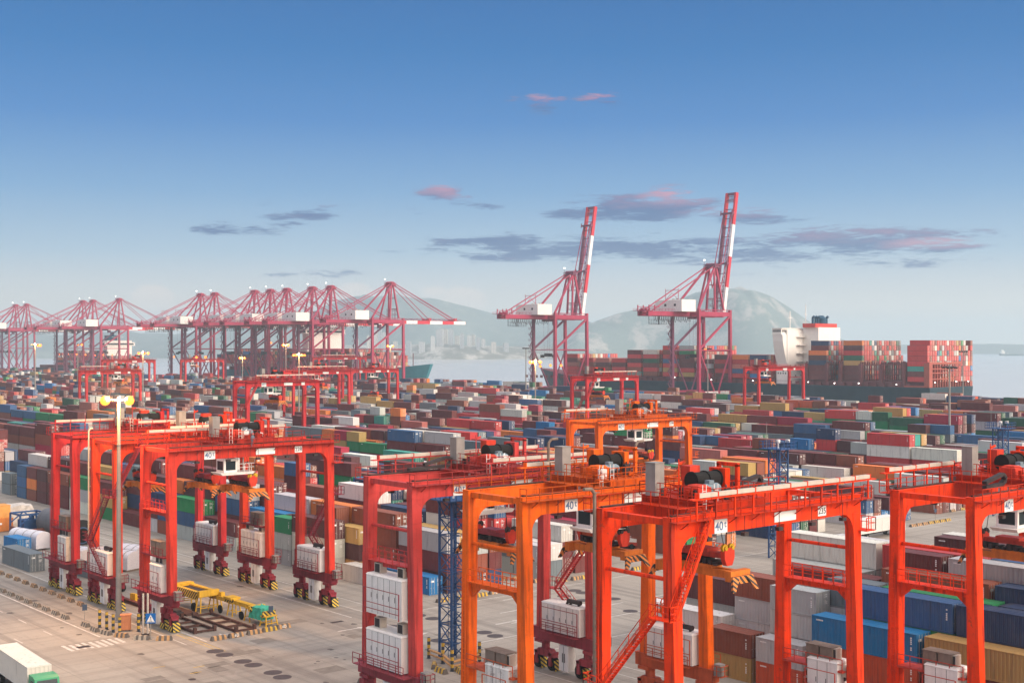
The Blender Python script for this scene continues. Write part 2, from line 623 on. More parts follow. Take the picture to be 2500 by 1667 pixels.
def sea_mat():
    m, nt, b = new_mat('sea_water')
    pos = nt.node('ShaderNodeNewGeometry').outputs['Position']
    n = nt.noise(nt.vmul(pos, (0.05, 0.05, 0.05)), 1.0, 5.0)
    nt.put(b.inputs['Base Color'], nt.mix(n, (0.44, 0.43, 0.41), (0.50, 0.48, 0.45)))
    b.inputs['Roughness'].default_value = 0.2
    bp = nt.node('ShaderNodeBump')
    bp.inputs['Strength'].default_value = 0.25
    bp.inputs['Distance'].default_value = 0.5
    nt.put(bp.inputs['Height'], nt.noise(nt.vmul(pos, (0.25, 0.25, 0.25)), 1.0, 4.0))
    nt.t.links.new(bp.outputs[0], b.inputs['Normal'])
    return m


sheet('sea', [(-26000, -60000), (26000, -60000), (26000, 60000), (-26000, 60000)], -4.0, sea_mat())


# ---- far hills: one ridge line along the far shore, one rocky island mountain
def hill_mat(name, c1, c2, c3, rock):
    m, nt, b = new_mat(name)
    pos = nt.node('ShaderNodeNewGeometry').outputs['Position']
    c = nt.mix(nt.noise(pos, 0.006, 6.0, 0.65), c1, c2)
    r = nt.noise(nt.vmul(pos, (1.0, 1.0, 0.55)), 0.011, 6.0, 0.7)
    c = nt.mix(nt.m('MULTIPLY', nt.mapr(r, 0.50, 0.58), rock), c, c3)
    nt.put(b.inputs['Base Color'], c)
    b.inputs['Roughness'].default_value = 0.95
    return m


def ridge(name, prof, d0, d1, seed, mat, rough):
    rnd = np.random.RandomState(seed)
    ph = rnd.rand(40) * 6.28
    xs = np.linspace(prof[0][0], prof[-1][0], 150)
    ys = np.interp(xs, [p[0] for p in prof], [p[1] for p in prof])
    nd = 34
    dc = (d0 + d1) / 2
    vs, fs = [], []
    for j in range(nd):
        t = j / (nd - 1)
        d = d0 + (d1 - d0) * t
        sh = math.sin(pi * min(1.0, t * 1.0)) ** 0.75 if t > 0 else 0
        for i, px in enumerate(xs):
            top = CAM_H + (YH - ys[i]) / F_PX * dc
            w = sum(math.sin(px * 0.011 * (k + 1) + ph[k] + t * 5.0 * (k + 1) * 0.6) / (k + 1) for k in range(18))
            h = -6 + max(0.0, top + 6) * sh * (1 + rough * w * (1 - abs(2 * t - 1)) * (0.10 if 0.44 < t < 0.56 else 0.45 if 0.36 < t < 0.64 else 1.0))
            X, Y = at_depth(px, d * (1 + 0.02 * math.sin(px * 0.013 + ph[12])))
            vs.append((X, Y, h))
    n = len(xs)
    for j in range(nd - 1):
        for i in range(n - 1):
            a = j * n + i
            fs.append((a, a + 1, a + n + 1, a + n))
    me = bpy.data.meshes.new(name)
    me.from_pydata(vs, [], fs)
    me.polygons.foreach_set('use_smooth', [True] * len(fs))
    me.materials.append(mat)
    return tag(link(name, me), kind='structure')


ridge('hills', [(-500, 826), (-200, 815), (0, 814), (150, 818), (300, 812), (420, 816), (560, 806), (650, 790), (750, 764), (830, 740), (900, 728), (960, 724), (1010, 729), (1060, 728), (1110, 740), (1180, 758), (1260, 775), (1330, 784), (1420, 788), (1500, 806), (1600, 826), (1700, 846)],
      4250, 5100, 3, hill_mat('hazed_hill_green', (0.10, 0.14, 0.145), (0.14, 0.18, 0.18), (0.19, 0.22, 0.21), 0.5), 0.13)  # greens paled and blued, painting distance haze into the hill colour
ridge('mountain', [(1360, 848), (1410, 800), (1460, 782), (1510, 764), (1560, 752), (1620, 738), (1680, 722), (1740, 713), (1800, 709), (1840, 712), (1880, 724), (1930, 752), (1980, 786), (2030, 816), (2080, 838), (2110, 850)],
      3700, 4360, 9, hill_mat('rocky_hillside', (0.10, 0.14, 0.14), (0.14, 0.18, 0.17), (0.30, 0.29, 0.27), 0.85), 0.10)  # slope colours also carry painted haze: lighter and bluer than bare ground
ridge('far_shore', [(640, 852), (700, 846), (850, 843), (1000, 841), (1150, 844), (1300, 845), (1420, 850)], 4000, 4450, 5, hill_mat('shore', (0.10, 0.10, 0.08), (0.16, 0.15, 0.12), (0.4, 0.38, 0.34), 0.9), 0.15)
ridge('far_coast', [(2090, 849), (2140, 843), (2200, 841), (2300, 842), (2420, 840), (2600, 842), (2750, 846)], 6600, 7200, 6, hill_mat('far_shore', (0.05, 0.06, 0.05), (0.07, 0.08, 0.06), (0.1, 0.1, 0.08), 0.3), 0.1)


# ---- city on the far shore
def tower_mat(name, base):
    m, nt, b = new_mat(name)
    x, y, z = nt.sep(nt.node('ShaderNodeTexCoord').outputs['Object'])[:3]
    wz = nt.m('GREATER_THAN', nt.m('FRACT', nt.m('DIVIDE', z, 3.4)), 0.55)
    wx = nt.m('GREATER_THAN', nt.m('FRACT', nt.m('DIVIDE', nt.m('ADD', x, y), 5.0)), 0.5)
    nt.put(b.inputs['Base Color'], nt.mix(nt.m('MULTIPLY', wz, wx), base, tuple(v * 0.35 for v in base)))
    b.inputs['Roughness'].default_value = 0.7
    return m


TWR = [tower_mat('tower_plaster', (0.46, 0.46, 0.45)), tower_mat('tower_cream', (0.48, 0.45, 0.40)), tower_mat('tower_grey', (0.36, 0.37, 0.38))]
CITY = [(1074, 802, 17, 4200), (1087, 801, 13, 4260), (1101, 802, 12, 4200), (1056, 819, 10, 4150), (1116, 818, 11, 4300), (1128, 812, 9, 4150), (1145, 817, 10, 4200), (1156, 815, 8, 4280), (1168, 822, 9, 4150), (1180, 826, 9, 4200),
        (918, 803, 9, 4250), (928, 800, 8, 4200), (938, 810, 8, 4260), (900, 818, 9, 4200), (998, 832, 12, 4150), (1030, 833, 14, 4150), (1205, 834, 12, 4150), (1235, 836, 12, 4200), (870, 826, 10, 4200), (965, 832, 10, 4200)]
LOOK = ['broad pale apartment tower with flat roof', 'tall slim pale apartment tower', 'cream apartment block', 'low pale housing block', 'grey slab tower']
city_lab = ['tallest of the white tower cluster, at its near corner', 'white tower in the middle of the tall cluster', 'white tower on the far end of the tall cluster', 'lower white block beside the tall cluster, on its crane side',
            'grey block just past the tall white cluster', 'slim white tower past the tall white cluster', 'pale block in the small group under the ridge', 'cream tower of the small group under the ridge', 'low pale block at the foot of the ridge', 'last low block of the row before open shore',
            'pale tower seen between the legs of the nearest lowered crane', 'tallest tower seen between the crane legs', 'shorter tower seen between the crane legs', 'low pale block behind the crane leg', 'low white shed block on the far shore, crane side', 'low white shed block under the tall cluster',
            'squat pale block on the shore past the last tower', 'squat grey block at the end of the far shore', 'small pale block behind the crane braces', 'low cream block between the crane and the towers']
for i, (px, py, w, d) in enumerate(CITY):
    d -= 130
    X, Y = at_depth(px, d)
    h = CAM_H + (YH - py) / F_PX * d
    wm = w / F_PX * d
    r = link('apartment_tower', None, None, (X, Y, 0), -YAW + 0.5 * ((i * 37) % 7 - 3) / 7)
    tag(r, city_lab[i], 'building', 'apartment towers on the far shore')
    mb = MB()
    mb.box(-wm / 2, wm / 2, -wm * 0.35, wm * 0.35, 2, h * 0.96)
    mb.box(-wm * .62, wm * .62, -wm * .5, wm * .5, 2, h * 0.12)
    mb.build('wall', TWR[i % 3], r)
    mb = MB()
    mb.box(-wm * .2, wm * .2, -wm * .15, wm * .15, h * 0.96 + .02, h)
    mb.box(-wm * .45, -wm * .3, -wm * .15, wm * .15, h * 0.96 + .02, h * .985)
    mb.build('roof', TWR[2], r)

# ---- road markings: thin sheets on the apron
MARK = paint('road_white', (0.52, 0.48, 0.44), 0.8, 0.25, 1.2, 0.3)
MARKY = paint('road_yellow', (0.50, 0.33, 0.06), 0.8, 0.25, 1.2, 0.3)
mk, mky = MB(), MB()


def strip(b, x0, x1, y0, y1, z=0.004):
    b._add([(x0, y0, z), (x1, y0, z), (x1, y1, z), (x0, y1, z)], [(0, 1, 2, 3)])


strip(mk, 64.5, 64.75, 155, 330)
for k in range(14):
    strip(mk, 60.4, 60.55, 160 + k * 9, 163 + k * 9)
    strip(mk, 56.0, 56.15, 158 + k * 9, 161 + k * 9)
for x in (70.9, 73.6, 94.9, 98.2, 101.0):
    strip(mk, x, x + .16, 144, 330)
for x in (94.9, 98.2, 101.2, 104.0):
    strip(mk, x, x + .14, -20, 108)
for k in range(9):
    x = 59.0 + k * 0.82
    strip(mk, x, x + .42, 149.9 + .25 * math.sin(k), 153.2 + .2 * math.cos(k * 2))
for y in (113.0, 121.5, 141.8):
    strip(mk, 99, 480, y, y + .16)
for k in range(40):
    strip(mk, 100 + k * 9, 103 + k * 9, 127.2, 127.4)
for (x, y) in ((89, 138), (93, 130), (107, 128), (112, 133), (118, 139.5), (116, 126), (84, 125), (140, 118), (150, 131)):
    strip(mk, x, x + 3.2, y, y + .28)
    mk._add([(x + 3.2, y - .35, .004), (x + 4.6, y + .14, .004), (x + 3.2, y + .63, .004)], [(0, 1, 2)])
for (x, y) in ((75, 178), (75, 190), (80, 176), (84, 186), (78, 164), (83, 172), (86, 158), (90, 166), (78.5, 147), (76.5, 146)):
    strip(mk, x, x + 1.5, y, y + .22)
    strip(mk, x + .2, x + .45, y + .22, y + .8)
for x in (72.4, 73.0):
    strip(mky, x, x + .12, 138, 150)
for (x, y) in ((65, 131), (66.5, 133.2), (63, 136), (62, 127)):
    strip(mky, x, x + 1.4, y, y + .18)
TYRE = paint('tyre_dark_concrete', (0.165, 0.142, 0.122), 0.85, 0.25, 0.9)
ty = MB()
rt_ = random.Random(3)
for k in range(34):
    x0, y0 = rt_.uniform(56, 104), rt_.uniform(108, 150)
    a0, R0, da = rt_.uniform(0, 6.28), rt_.uniform(9, 34), rt_.uniform(.35, 1.0)
    for off in (0, 2.0):
        w = rt_.uniform(.18, .34)
        for i in range(14):
            a, b = a0 + da * i / 14, a0 + da * (i + 1) / 14
            ty._add([(x0 + (R0 + off) * cos(a), y0 + (R0 + off) * sin(a), .002), (x0 + (R0 + off + w) * cos(a), y0 + (R0 + off + w) * sin(a), .002),
                     (x0 + (R0 + off + w) * cos(b), y0 + (R0 + off + w) * sin(b), .002), (x0 + (R0 + off) * cos(b), y0 + (R0 + off) * sin(b), .002)], [(0, 1, 2, 3)])
PATCH = paint('patched_concrete', (0.20, 0.172, 0.148), 0.9, 0.15, 1.2)
STAIN = paint('oil_stain', (0.10, 0.085, 0.075), 0.6, 0.3, 1.5)
tag(mk.build('road_markings', MARK), kind='structure')
pa = MB()
for k in range(16):
    x0, y0, w, h = rt_.uniform(56, 100), rt_.uniform(112, 150), rt_.uniform(1.2, 5), rt_.uniform(.8, 3)
    strip(pa, x0, x0 + w, y0, y0 + h, .0012)
tag(pa.build('pavement_patches', PATCH), kind='structure')
so = MB()
for k in range(60):
    x0, y0, r0 = rt_.uniform(56, 104), rt_.uniform(108, 200), rt_.uniform(.12, .55)
    n_ = 9
    ring = [(x0 + r0 * rt_.uniform(.6, 1.2) * cos(6.283 * i / n_), y0 + 1.3 * r0 * rt_.uniform(.6, 1.2) * sin(6.283 * i / n_), .003 + k * 1e-5) for i in range(n_)]
    so._add(ring, [tuple(range(n_))])
tag(so.build('pavement_stains', STAIN), kind='structure')
tag(mky.build('road_lines', MARKY), kind='structure')


# ================================================================== containers
PAL = [  # name, albedo, weight
    ('maroon', (0.135, 0.030, 0.030), .22), ('rust-brown', (0.230, 0.065, 0.038), .13), ('dark maroon', (0.095, 0.032, 0.034), .08),
    ('light grey', (0.43, 0.43, 0.42), .11), ('off-white', (0.60, 0.57, 0.52), .10), ('navy', (0.022, 0.045, 0.110), .075),
    ('steel blue', (0.040, 0.105, 0.220), .045), ('bright blue', (0.015, 0.160, 0.380), .03), ('teal', (0.050, 0.270, 0.220), .018),
    ('green', (0.020, 0.210, 0.075), .035), ('dark green', (0.025, 0.110, 0.060), .03), ('orange', (0.640, 0.170, 0.035), .045),
    ('tan', (0.430, 0.270, 0.090), .045), ('red', (0.480, 0.040, 0.040), .06), ('slate grey', (0.150, 0.175, 0.190), .04),
    ('crimson', (0.330, 0.022, 0.050), .035), ('salmon', (0.420, 0.135, 0.105), .02), ('orange-red', (0.560, 0.085, 0.030), .01)]
PN = {p[0]: i for i, p in enumerate(PAL)}
PW = [p[2] for p in PAL]
LET = dict(m='maroon', b='rust-brown', d='dark maroon', g='light grey', w='off-white', n='navy', s='steel blue', B='bright blue', t='teal', G='green', D='dark green', o='orange', y='tan', r='red', l='slate grey', c='crimson', p='salmon', O='orange-red')
HH = {'s': 2.59, 'h': 2.90}
LANES = [102.7, 130.7] + [158.9 + 28.2 * i for i in range(16)]
ROWP = 2.70
BOX = []       # dicts
W2 = 2.44


def lane_x(k, r):
    return LANES[k] + (6.6 if k % 2 == 0 or k > 1 else 2.0) + ROWP * r


def jit(c):
    f = random.uniform(0.86, 1.14)
    return tuple(min(1, v * f * random.uniform(0.95, 1.05)) for v in c)


def add_box(xc, yc, z0, L, H, ci, k=None, r=None, t=0, rev=False, rz=0.0, ship=False, show=True):
    BOX.append(dict(x=xc, y=yc, z=z0, L=L, H=H, c=ci, col=jit(PAL[ci][1]), k=k, r=r, t=t, rev=rev, rz=rz, ship=ship, show=show))


def stack(k, r, ynear, size, cols, hh='s', rev=None, dz=0.0, dx=0.0):
    """cols: bottom to top letters"""
    L = 12.19 if size == 40 else 6.06
    z = 0.0
    for t, ch in enumerate(cols):
        H = HH[hh] + (dz if t == 0 else 0)
        add_box(lane_x(k, r) + W2 / 2 + dx, ynear + L / 2, z, L, H if t else HH[hh] + dz, PN[LET[ch]], k, r, t, rev if rev is not None else random.random() < .22)
        z += H + 0.012


# -- explicit stacks copied from the photograph, block beside the empty lane (north)
K0 = 0
NORTH0 = [  # row, near Y, size, colours, height type
    (1, 149.3, 40, 'B', 's'), (0, 162.2, 20, 'w', 's'), (2, 148.6, 40, 'dmg', 'h'), (3, 149.0, 40, 'mby', 'h'), (2, 161.6, 40, 'dbbb', 's'),
    (0, 171.4, 40, 'gwd', 'h'), (0, 184.0, 20, 'ggG', 's'), (2, 174.2, 40, 'mmbo', 's'), (1, 190.6, 40, 'gmB', 's'), (1, 184.0, 20, 'gmd', 's'), (2, 187.0, 40, 'gmbg', 's'),
    (0, 202.6, 40, 'gm', 's'), (1, 203.4, 40, 'gmsg', 'h'), (0, 215.4, 40, 'gsG', 's'), (1, 216.2, 40, 'mdmd', 's'),
    (0, 228.2, 20, 'bsn', 's'), (0, 234.6, 20, 'wmn', 's'), (1, 229.0, 20, 'nndo', 's'), (1, 235.4, 40, 'mndd', 's'),
    (0, 241.2, 40, 'm', 's'), (1, 248.4, 20, 'mnml', 'h'), (1, 254.9, 20, 'lnms', 'h'), (0, 254.0, 40, 'Gym', 's'), (1, 261.4, 40, 'mnny', 's'),
    (0, 266.8, 40, 'wgG', 's'), (1, 274.2, 40, 'mddm', 's'), (0, 279.8, 40, 'mmb', 's'), (0, 292.8, 20, 'mmd', 's'), (0, 299.4, 20, 'bom', 's'), (0, 306.0, 20, 'sss', 's'), (0, 316.6, 20, 'll', 's'),
    (1, 287.0, 40, 'mddd', 's'), (1, 299.8, 40, 'dnmw', 's'), (1, 312.6, 40, 'dmn', 's')]
for r, y, sz, cols, hh in NORTH0:
    stack(K0, r, y, sz, cols, hh)
# block under and beside the right-hand cranes (south)
SOUTH0 = [
    (0, 87.8, 20, 'yb', 's'), (0, 81.0, 20, 'Og', 's'), (0, 67.6, 40, 'mOB', 'h'), (0, 54.6, 40, 'mmy', 'h'), (0, 41.6, 40, 'mmb', 'h'),
    (1, 94.2, 40, 'ww', 'h'), (1, 81.2, 20, 'gggg', 's'), (1, 65.4, 40, 'gmGs', 'h'), (1, 52.8, 40, 'mmnn', 'h'), (1, 40.0, 40, 'mmnn', 'h'),
    (2, 82.2, 40, 'swgb', 's'), (2, 75.6, 20, 'gwgl', 'h'), (2, 62.8, 40, 'mmsG', 'h'), (2, 50.0, 40, 'mmnn', 'h'),
    (3, 92.0, 40, 'ggd', 'h'), (3, 77.4, 40, 'mmmm', 'h'), (3, 64.6, 40, 'mmmdb', 's'), (3, 51.8, 40, 'mmnnn', 's'),
    (4, 93.8, 40, 'mmt', 'h'), (4, 81.0, 40, 'mmgg', 'h'), (4, 71.4, 20, 'mmmmm', 'h'), (4, 58.4, 40, 'mmmmg', 'h'), (4, 45.4, 40, 'mmmng', 'h'),
    (5, 81.0, 40, 'mmmww', 'h'), (5, 68.0, 40, 'mmmmr', 'h'), (5, 55.2, 40, 'mmmns', 'h'), (5, 42.4, 40, 'mmmmm', 'h'), (5, 94.0, 40, 'md', 'h')]
for r, y, sz, cols, hh in SOUTH0:
    stack(K0, r, y, sz, cols, hh)
# lane 2 south: dark maroon, white and navy tops; lane 2 north: grey pair at the road
for r, y, sz, cols, hh in [(0, 80.5, 40, 'mmmd', 'h'), (0, 67.6, 40, 'mmdmd', 'h'), (0, 54.8, 40, 'mmmyo', 'h'), (1, 81.0, 40, 'mmmw', 'h'), (1, 68.2, 40, 'mmmmw', 'h'), (1, 55.4, 40, 'mmmGG', 'h'), (2, 82.0, 40, 'mmn', 'h'), (2, 69.2, 40, 'mmnn', 'h'), (2, 56.4, 40, 'mmmDD', 'h'),
                           (3, 70.0, 40, 'mmm', 's'), (3, 57.0, 40, 'mmmp', 'h'), (4, 70.4, 40, 'mm', 's'), (4, 57.6, 40, 'mmmm', 's'), (5, 71.0, 40, 'm', 's'), (5, 58.0, 40, 'mmr', 's'),
                           (0, 148.3, 20, 'gg', 's'), (0, 154.6, 40, 'gl', 's'), (1, 148.5, 40, 'lw', 's'), (2, 149.0, 40, 'mmw', 's'), (3, 148.6, 40, 'mwd', 's')]:
    stack(1, r, y, sz, cols, hh)
EXPL = list(BOX)


def reserved(k, r, y0, y1):
    for b in EXPL:
        if b['k'] == k and b['r'] == r and b['y'] - b['L'] / 2 < y1 + .15 and b['y'] + b['L'] / 2 > y0 - .15:
            return True
    return k == 0 and ((r == 0 and 148 < y1 and y0 < 325) or (y0 < 108))


SEGS = [(-40, 108), (148.6, 335), (352, 560), (578, 800), (818, 1050), (1068, 1300), (1320, 1600), (1620, 1900)]
rng = random.Random(5)


def pick(prev):
    if prev is not None and rng.random() < 0.34:
        return prev
    return rng.choices(range(len(PAL)), PW)[0]


def inview(x, y, m=170):
    px, py, d = pix(x, y, 6)
    return d > 40 and -m < px < 2500 + m and py < 1800


for k in range(len(LANES)):
    for (ya, yb) in SEGS:
        if k > 0 and ya < 148.7 < yb and k % 1 == 0:
            ya = 148.6 + rng.choice([0, 0, .6, 1.2])
        nb = int((yb - ya) / 12.75)
        base_trend = rng.uniform(3.0, 4.1)
        tops = {}
        items = []
        walk = [rng.gauss(0, .7) for _ in range(6)]
        lastc = {}
        for bay in range(nb):
            y0 = ya + bay * 12.75
            walk = [max(-1.8, min(1.3, w * .9 + rng.gauss(0, .55))) for w in walk]
            if lane_x(k, 5) > quay_face(y0) - 85:
                continue
            if not (inview(lane_x(k, 0), y0) or inview(lane_x(k, 5), y0 + 12)):
                continue
            bay_d = rng.gauss(0, .35)
            hh_bay = rng.choice(['s', 's', 'h'])
            if rng.random() < .05:
                bay_d -= 1.5
            for r in range(6):
                forty = rng.random() < 0.78
                for half in ((0,) if forty else (0, 1)):
                    L = 12.19 if forty else 6.06
                    yn = y0 + half * 6.38
                    if reserved(k, r, yn, yn + L):
                        continue
                    n = int(round(base_trend + walk[r] + bay_d + (0 if forty else rng.gauss(0, .6))))
                    if ya < 0:
                        n -= 1
                    n = max(0, min(5, n))
                    if rng.random() < 0.03:
                        n = max(0, n - 2)
                    if k == 0 and r > 0 and ya > 100:
                        n = max(n, 3)
                    z = 0.0
                    for t in range(n):
                        pr = lastc[(r, t)] = pick(lastc.get((r, t)))
                        H = HH[hh_bay]
                        items.append((r, yn, L, z, H, pr, t, n))
                        z += H + 0.012
                    for cell in ((2 * bay + half,) if not forty else (2 * bay, 2 * bay + 1)):
                        tops[(r, cell)] = z
        for (r, yn, L, z, H, ci, t, n) in items:
            cell = int(round((yn - ya) / 6.375))
            zt = z + H
            cells = (cell, cell + 1) if L > 7 else (cell,)
            exposed = (t == n - 1 or r == 0 or any(tops.get((r - 1, c), 0) < zt - .3 for c in cells) or tops.get((r, cells[0] - 1), 0) < zt - .3)
            if k == 0 and r <= 2 and ya > 100:
                exposed = True
            if exposed:
                add_box(lane_x(k, r) + W2 / 2 + rng.uniform(-.08, .08), yn + L / 2 + rng.uniform(-.1, .1), z, L, H, ci, k, r, t, rng.random() < .2)

# stray containers in the yard corner by the big drum (left): handled with the small items
EXTRA_START = len(BOX)


def ship_bay(y0, zbase, tiers, x0=630.0, rows=18, cols=None, seed=0, step=()):
    """One bay of containers across a ship, in world axes turned with the quay."""
    rg = random.Random(seed)
    rowcol = None
    for r in range(rows):
        n = tiers - (step[r] if r < len(step) else 0)
        if r > rows - 4:
            n -= (r - rows + 4) * rg.choice([0, 1])
        for t in range(max(0, n)):
            if r > 0 and t < n - 1 and r < rows - 1:
                pass
            u = rg.random()
            ci = PN['red'] if u < .38 else PN['salmon'] if u < .5 else rg.choices(range(len(PAL)), PW)[0]
            if cols and r == 0 and t < len(cols):
                ci = PN[LET[cols[t]]]
            xq = r * 2.52 + W2 / 2
            yq = 12.19 / 2
            Xw = x0 - 0.046 * (y0 - 381) + xq
            BOX.append(dict(x=Xw, y=y0 + yq, z=zbase + t * 2.90, L=12.19, H=2.88, c=ci, col=jit(PAL[ci][1]), k=None, r=r, t=t, rev=False, rz=QROT, ship=True, show=True))


S1 = 630.0
ship_bay(383, 16.6, 8, S1, 19, 'rmtrrrrr', 1, (1, 0))
ship_bay(425, 16.6, 8, S1 + 2, 17, 'mmmyDrdo', 2, (0,))
ship_bay(447.5, 16.6, 8, S1, 12, 'mmmndo', 3, (2, 0))
ship_bay(437.5, 16.6, 4, S1 + 22, 4, None, 12, ())
for i, (y, n) in enumerate([(490, 5), (503.5, 5), (517, 5), (532, 4), (546, 7), (560, 7), (577, 6), (591, 6), (605, 4), (620, 4), (635, 4), (650, 5)]):
    ship_bay(y, 16.6, n, S1, 19 - (2 if y > 660 else 0), None, 20 + i, ())
for i in range(16):
    if i != 9:
        ship_bay(890 + i * 16, 17.0, [4, 5, 6, 6, 6, 5, 6, 6, 5, 6, 6, 6, 5, 6, 5, 4][i], 630.0, 16, 'wwwwww' if i == 1 else None, 60 + i, ())
for i in range(8):
    ship_bay(1398 + i * 18, 14.0, 4 + i % 3, 640.0, 14, None, 90 + i, ())

# -- which containers show largest in the photograph: rays from the camera, containers only
V8 = np.array([(-.5, -.5, 0), (.5, -.5, 0), (.5, .5, 0), (-.5, .5, 0), (-.5, -.5, 1), (.5, -.5, 1), (.5, .5, 1), (-.5, .5, 1)])
Q6 = np.array([(0, 1, 5, 4), (1, 2, 6, 5), (2, 3, 7, 6), (3, 0, 4, 7), (4, 5, 6, 7)])   # -y end, +x, +y end, -x, top


def box_verts(bs):
    A = np.array([(b['x'], b['y'], b['z'], W2, b['L'], b['H'], math.cos(b['rz']), math.sin(b['rz'])) for b in bs])
    v = V8[None] * A[:, None, 3:6]
    c, s = A[:, 6:7], A[:, 7:8]
    x = v[:, :, 0] * c - v[:, :, 1] * s
    y = v[:, :, 0] * s + v[:, :, 1] * c
    return np.stack([x, y, v[:, :, 2]], 2) + A[:, None, :3]


bv = box_verts(BOX)
allv = bv.reshape(-1, 3)
quads = (np.arange(len(BOX))[:, None, None] * 8 + Q6[None]).reshape(-1, 4)
tree = BVHTree.FromPolygons([Vector(p) for p in allv.tolist()], [tuple(q) for q in quads.tolist()])
hits = np.zeros(len(BOX), int)
eye = Vector((0, 0, CAM_H))
for py in range(846, 1667, 4):
    for px in range(2, 2500, 5):
        x, z = (px - CX) / F_PX, (YH - py) / F_PX
        d = Vector((CY * x + SY, -SY * x + CY, z))
        h = tree.ray_cast(eye, d)
        if h[2] is not None:
            hits[h[2] // 5] += 1
order = np.argsort(-hits)
CHOSEN = [int(i) for i in order[:300] if hits[i] > 0]
chosen_set = set(CHOSEN)


# -- the container meshes
def corr(length, pitch, depth):
    """Trapezoid wave along a length: list of (s, offset)."""
    n = max(1, int(round(length / pitch)))
    p = length / n
    out = [(0.0, 0.0)]
    for i in range(n):
        s = i * p
        out += [(s + p * .28, 0.0), (s + p * .42, depth), (s + p * .80, depth), (s + p * .94, 0.0)]
    out.append((length, 0.0))
    return out


def container_body(L, H):
    m = MB()
    hx, hy = W2 / 2, L / 2
    for sx in (-1, 1):
        for sy in (-1, 1):
            m.box(min(sx * hx, sx * (hx - .15)), max(sx * hx, sx * (hx - .15)), min(sy * hy, sy * (hy - .15)), max(sy * hy, sy * (hy - .15)), .13, H - .12)
            for z in (0, H - .118):
                m.box(min(sx * (hx + .004), sx * (hx - .17)), max(sx * (hx + .004), sx * (hx - .17)), min(sy * (hy + .004), sy * (hy - .18)), max(sy * (hy + .004), sy * (hy - .18)), z, z + .118 + (.006 if z else 0))
        x0 = sx * hx
        m.box(min(x0, x0 - sx * .06), max(x0, x0 - sx * .06), -hy + .18, hy - .18, .02, .17)
        m.box(min(x0, x0 - sx * .05), max(x0, x0 - sx * .05), -hy + .18, hy - .18, H - .09, H - .01)
        pts = corr(L - .30, .40, .05)
        vs, fs = [], []
        for s, o in pts:
            y = -hy + .15 + s
            x = sx * (hx - .022 - o)
            vs += [(x, y, .165), (x, y, H - .085)]
        for i in range(len(pts) - 1):
            a = 2 * i
            fs.append((a, a + 2, a + 3, a + 1) if sx > 0 else (a, a + 1, a + 3, a + 2))
        m._add(vs, fs)
    # roof: shallow cross ribs
    pts = corr(L - .3, .62, .022)
    vs, fs = [], []
    for s, o in pts:
        y = -hy + .15 + s
        z = H - .014 - o
        vs += [(-hx + .05, y, z), (hx - .05, y, z)]
    for i in range(len(pts) - 1):
        a = 2 * i
        fs.append((a, a + 1, a + 3, a + 2))
    m._add(vs, fs)
    # closed far end, corrugated; sills and headers
    pts = corr(W2 - .3, .40, .045)
    vs, fs = [], []
    for s, o in pts:
        x = -hx + .15 + s
        vs += [(x, hy - .02 - o, .13), (x, hy - .02 - o, H - .1)]
    for i in range(len(pts) - 1):
        a = 2 * i
        fs.append((a, a + 1, a + 3, a + 2))
    m._add(vs, fs)
    for sy in (-1, 1):
        y0, y1 = sorted((sy * hy, sy * (hy - .12)))
        m.box(-hx + .17, hx - .17, y0, y1, .0, .16)
        m.box(-hx + .17, hx - .17, y0, y1, H - .13, H - .012)
    m._add([(-hx + .1, -hy + .1, .1), (hx - .1, -hy + .1, .1), (hx - .1, -hy + .1, H - .1), (-hx + .1, -hy + .1, H - .1)], [(0, 1, 2, 3)])
    return m


def door_leaf(sx, L, H):
    m = MB()
    x0, x1 = (0.012, W2 / 2 - .155) if sx > 0 else (-W2 / 2 + .155, -0.012)
    y = -L / 2
    m.box(x0, x1, y + .03, y + .075, .17, H - .14)
    for i in range(5):
        z = .17 + (H - .31) * (i + .5) / 5
        m.box(x0 + .06, x1 - .06, y + .012, y + .029, z - .17, z + .17)
    return m


def door_rods(sx, L, H):
    m = MB()
    y = -L / 2
    for f in (.28, .74):
        x = (0.012 + (W2 / 2 - .165) * f) * sx
        m.bar((x, y - .012, .1), (x, y - .012, H - .06), .055)
        m.bar((x, y - .02, 1.05), (x + .22 * sx, y - .02, 1.0), .035, .06)
        for z in (.3, .8, H - .8, H - .35):
            m.box(x - .07, x + .07, y - .035, y - .005, z - .04, z + .04)
    return m


def code_marks(L, H, seed):
    m = MB()
    rg = random.Random(seed)
    y = -L / 2 - .004
    for i in range(2):
        n = rg.choice([4, 6, 7])
        for j in range(n):
            x = .22 + j * .11
            z = H - .45 - i * .22
            m.box(x, x + .075, y, y + .012, z, z + .13)
    for i in range(4):
        z = H - 1.05 - i * .11
        m.box(.24, .24 + rg.uniform(.3, .62), y, y + .012, z, z + .06)
    if rg.random() < .5:
        m.box(-.9, -.35, y, y + .012, H - .75, H - .5)
    xs = -W2 / 2 - .003
    for j in range(7):
        if rg.random() < .85:
            m.box(xs, xs + .02, -L / 2 + .55, -L / 2 + .70, H - .5 - j * .19, H - .37 - j * .19)
    if rg.random() < .5:
        for j in range(5):
            m.box(xs, xs + .02, L / 2 - .7 - j * .17, L / 2 - .58 - j * .17, H - .48, H - .34)
    return m


_cm = {}


def cmesh(key, fn):
    if key not in _cm:
        o = fn()
        me = o.data
        bpy.data.objects.remove(o)
        _cm[key] = me
    return _cm[key]


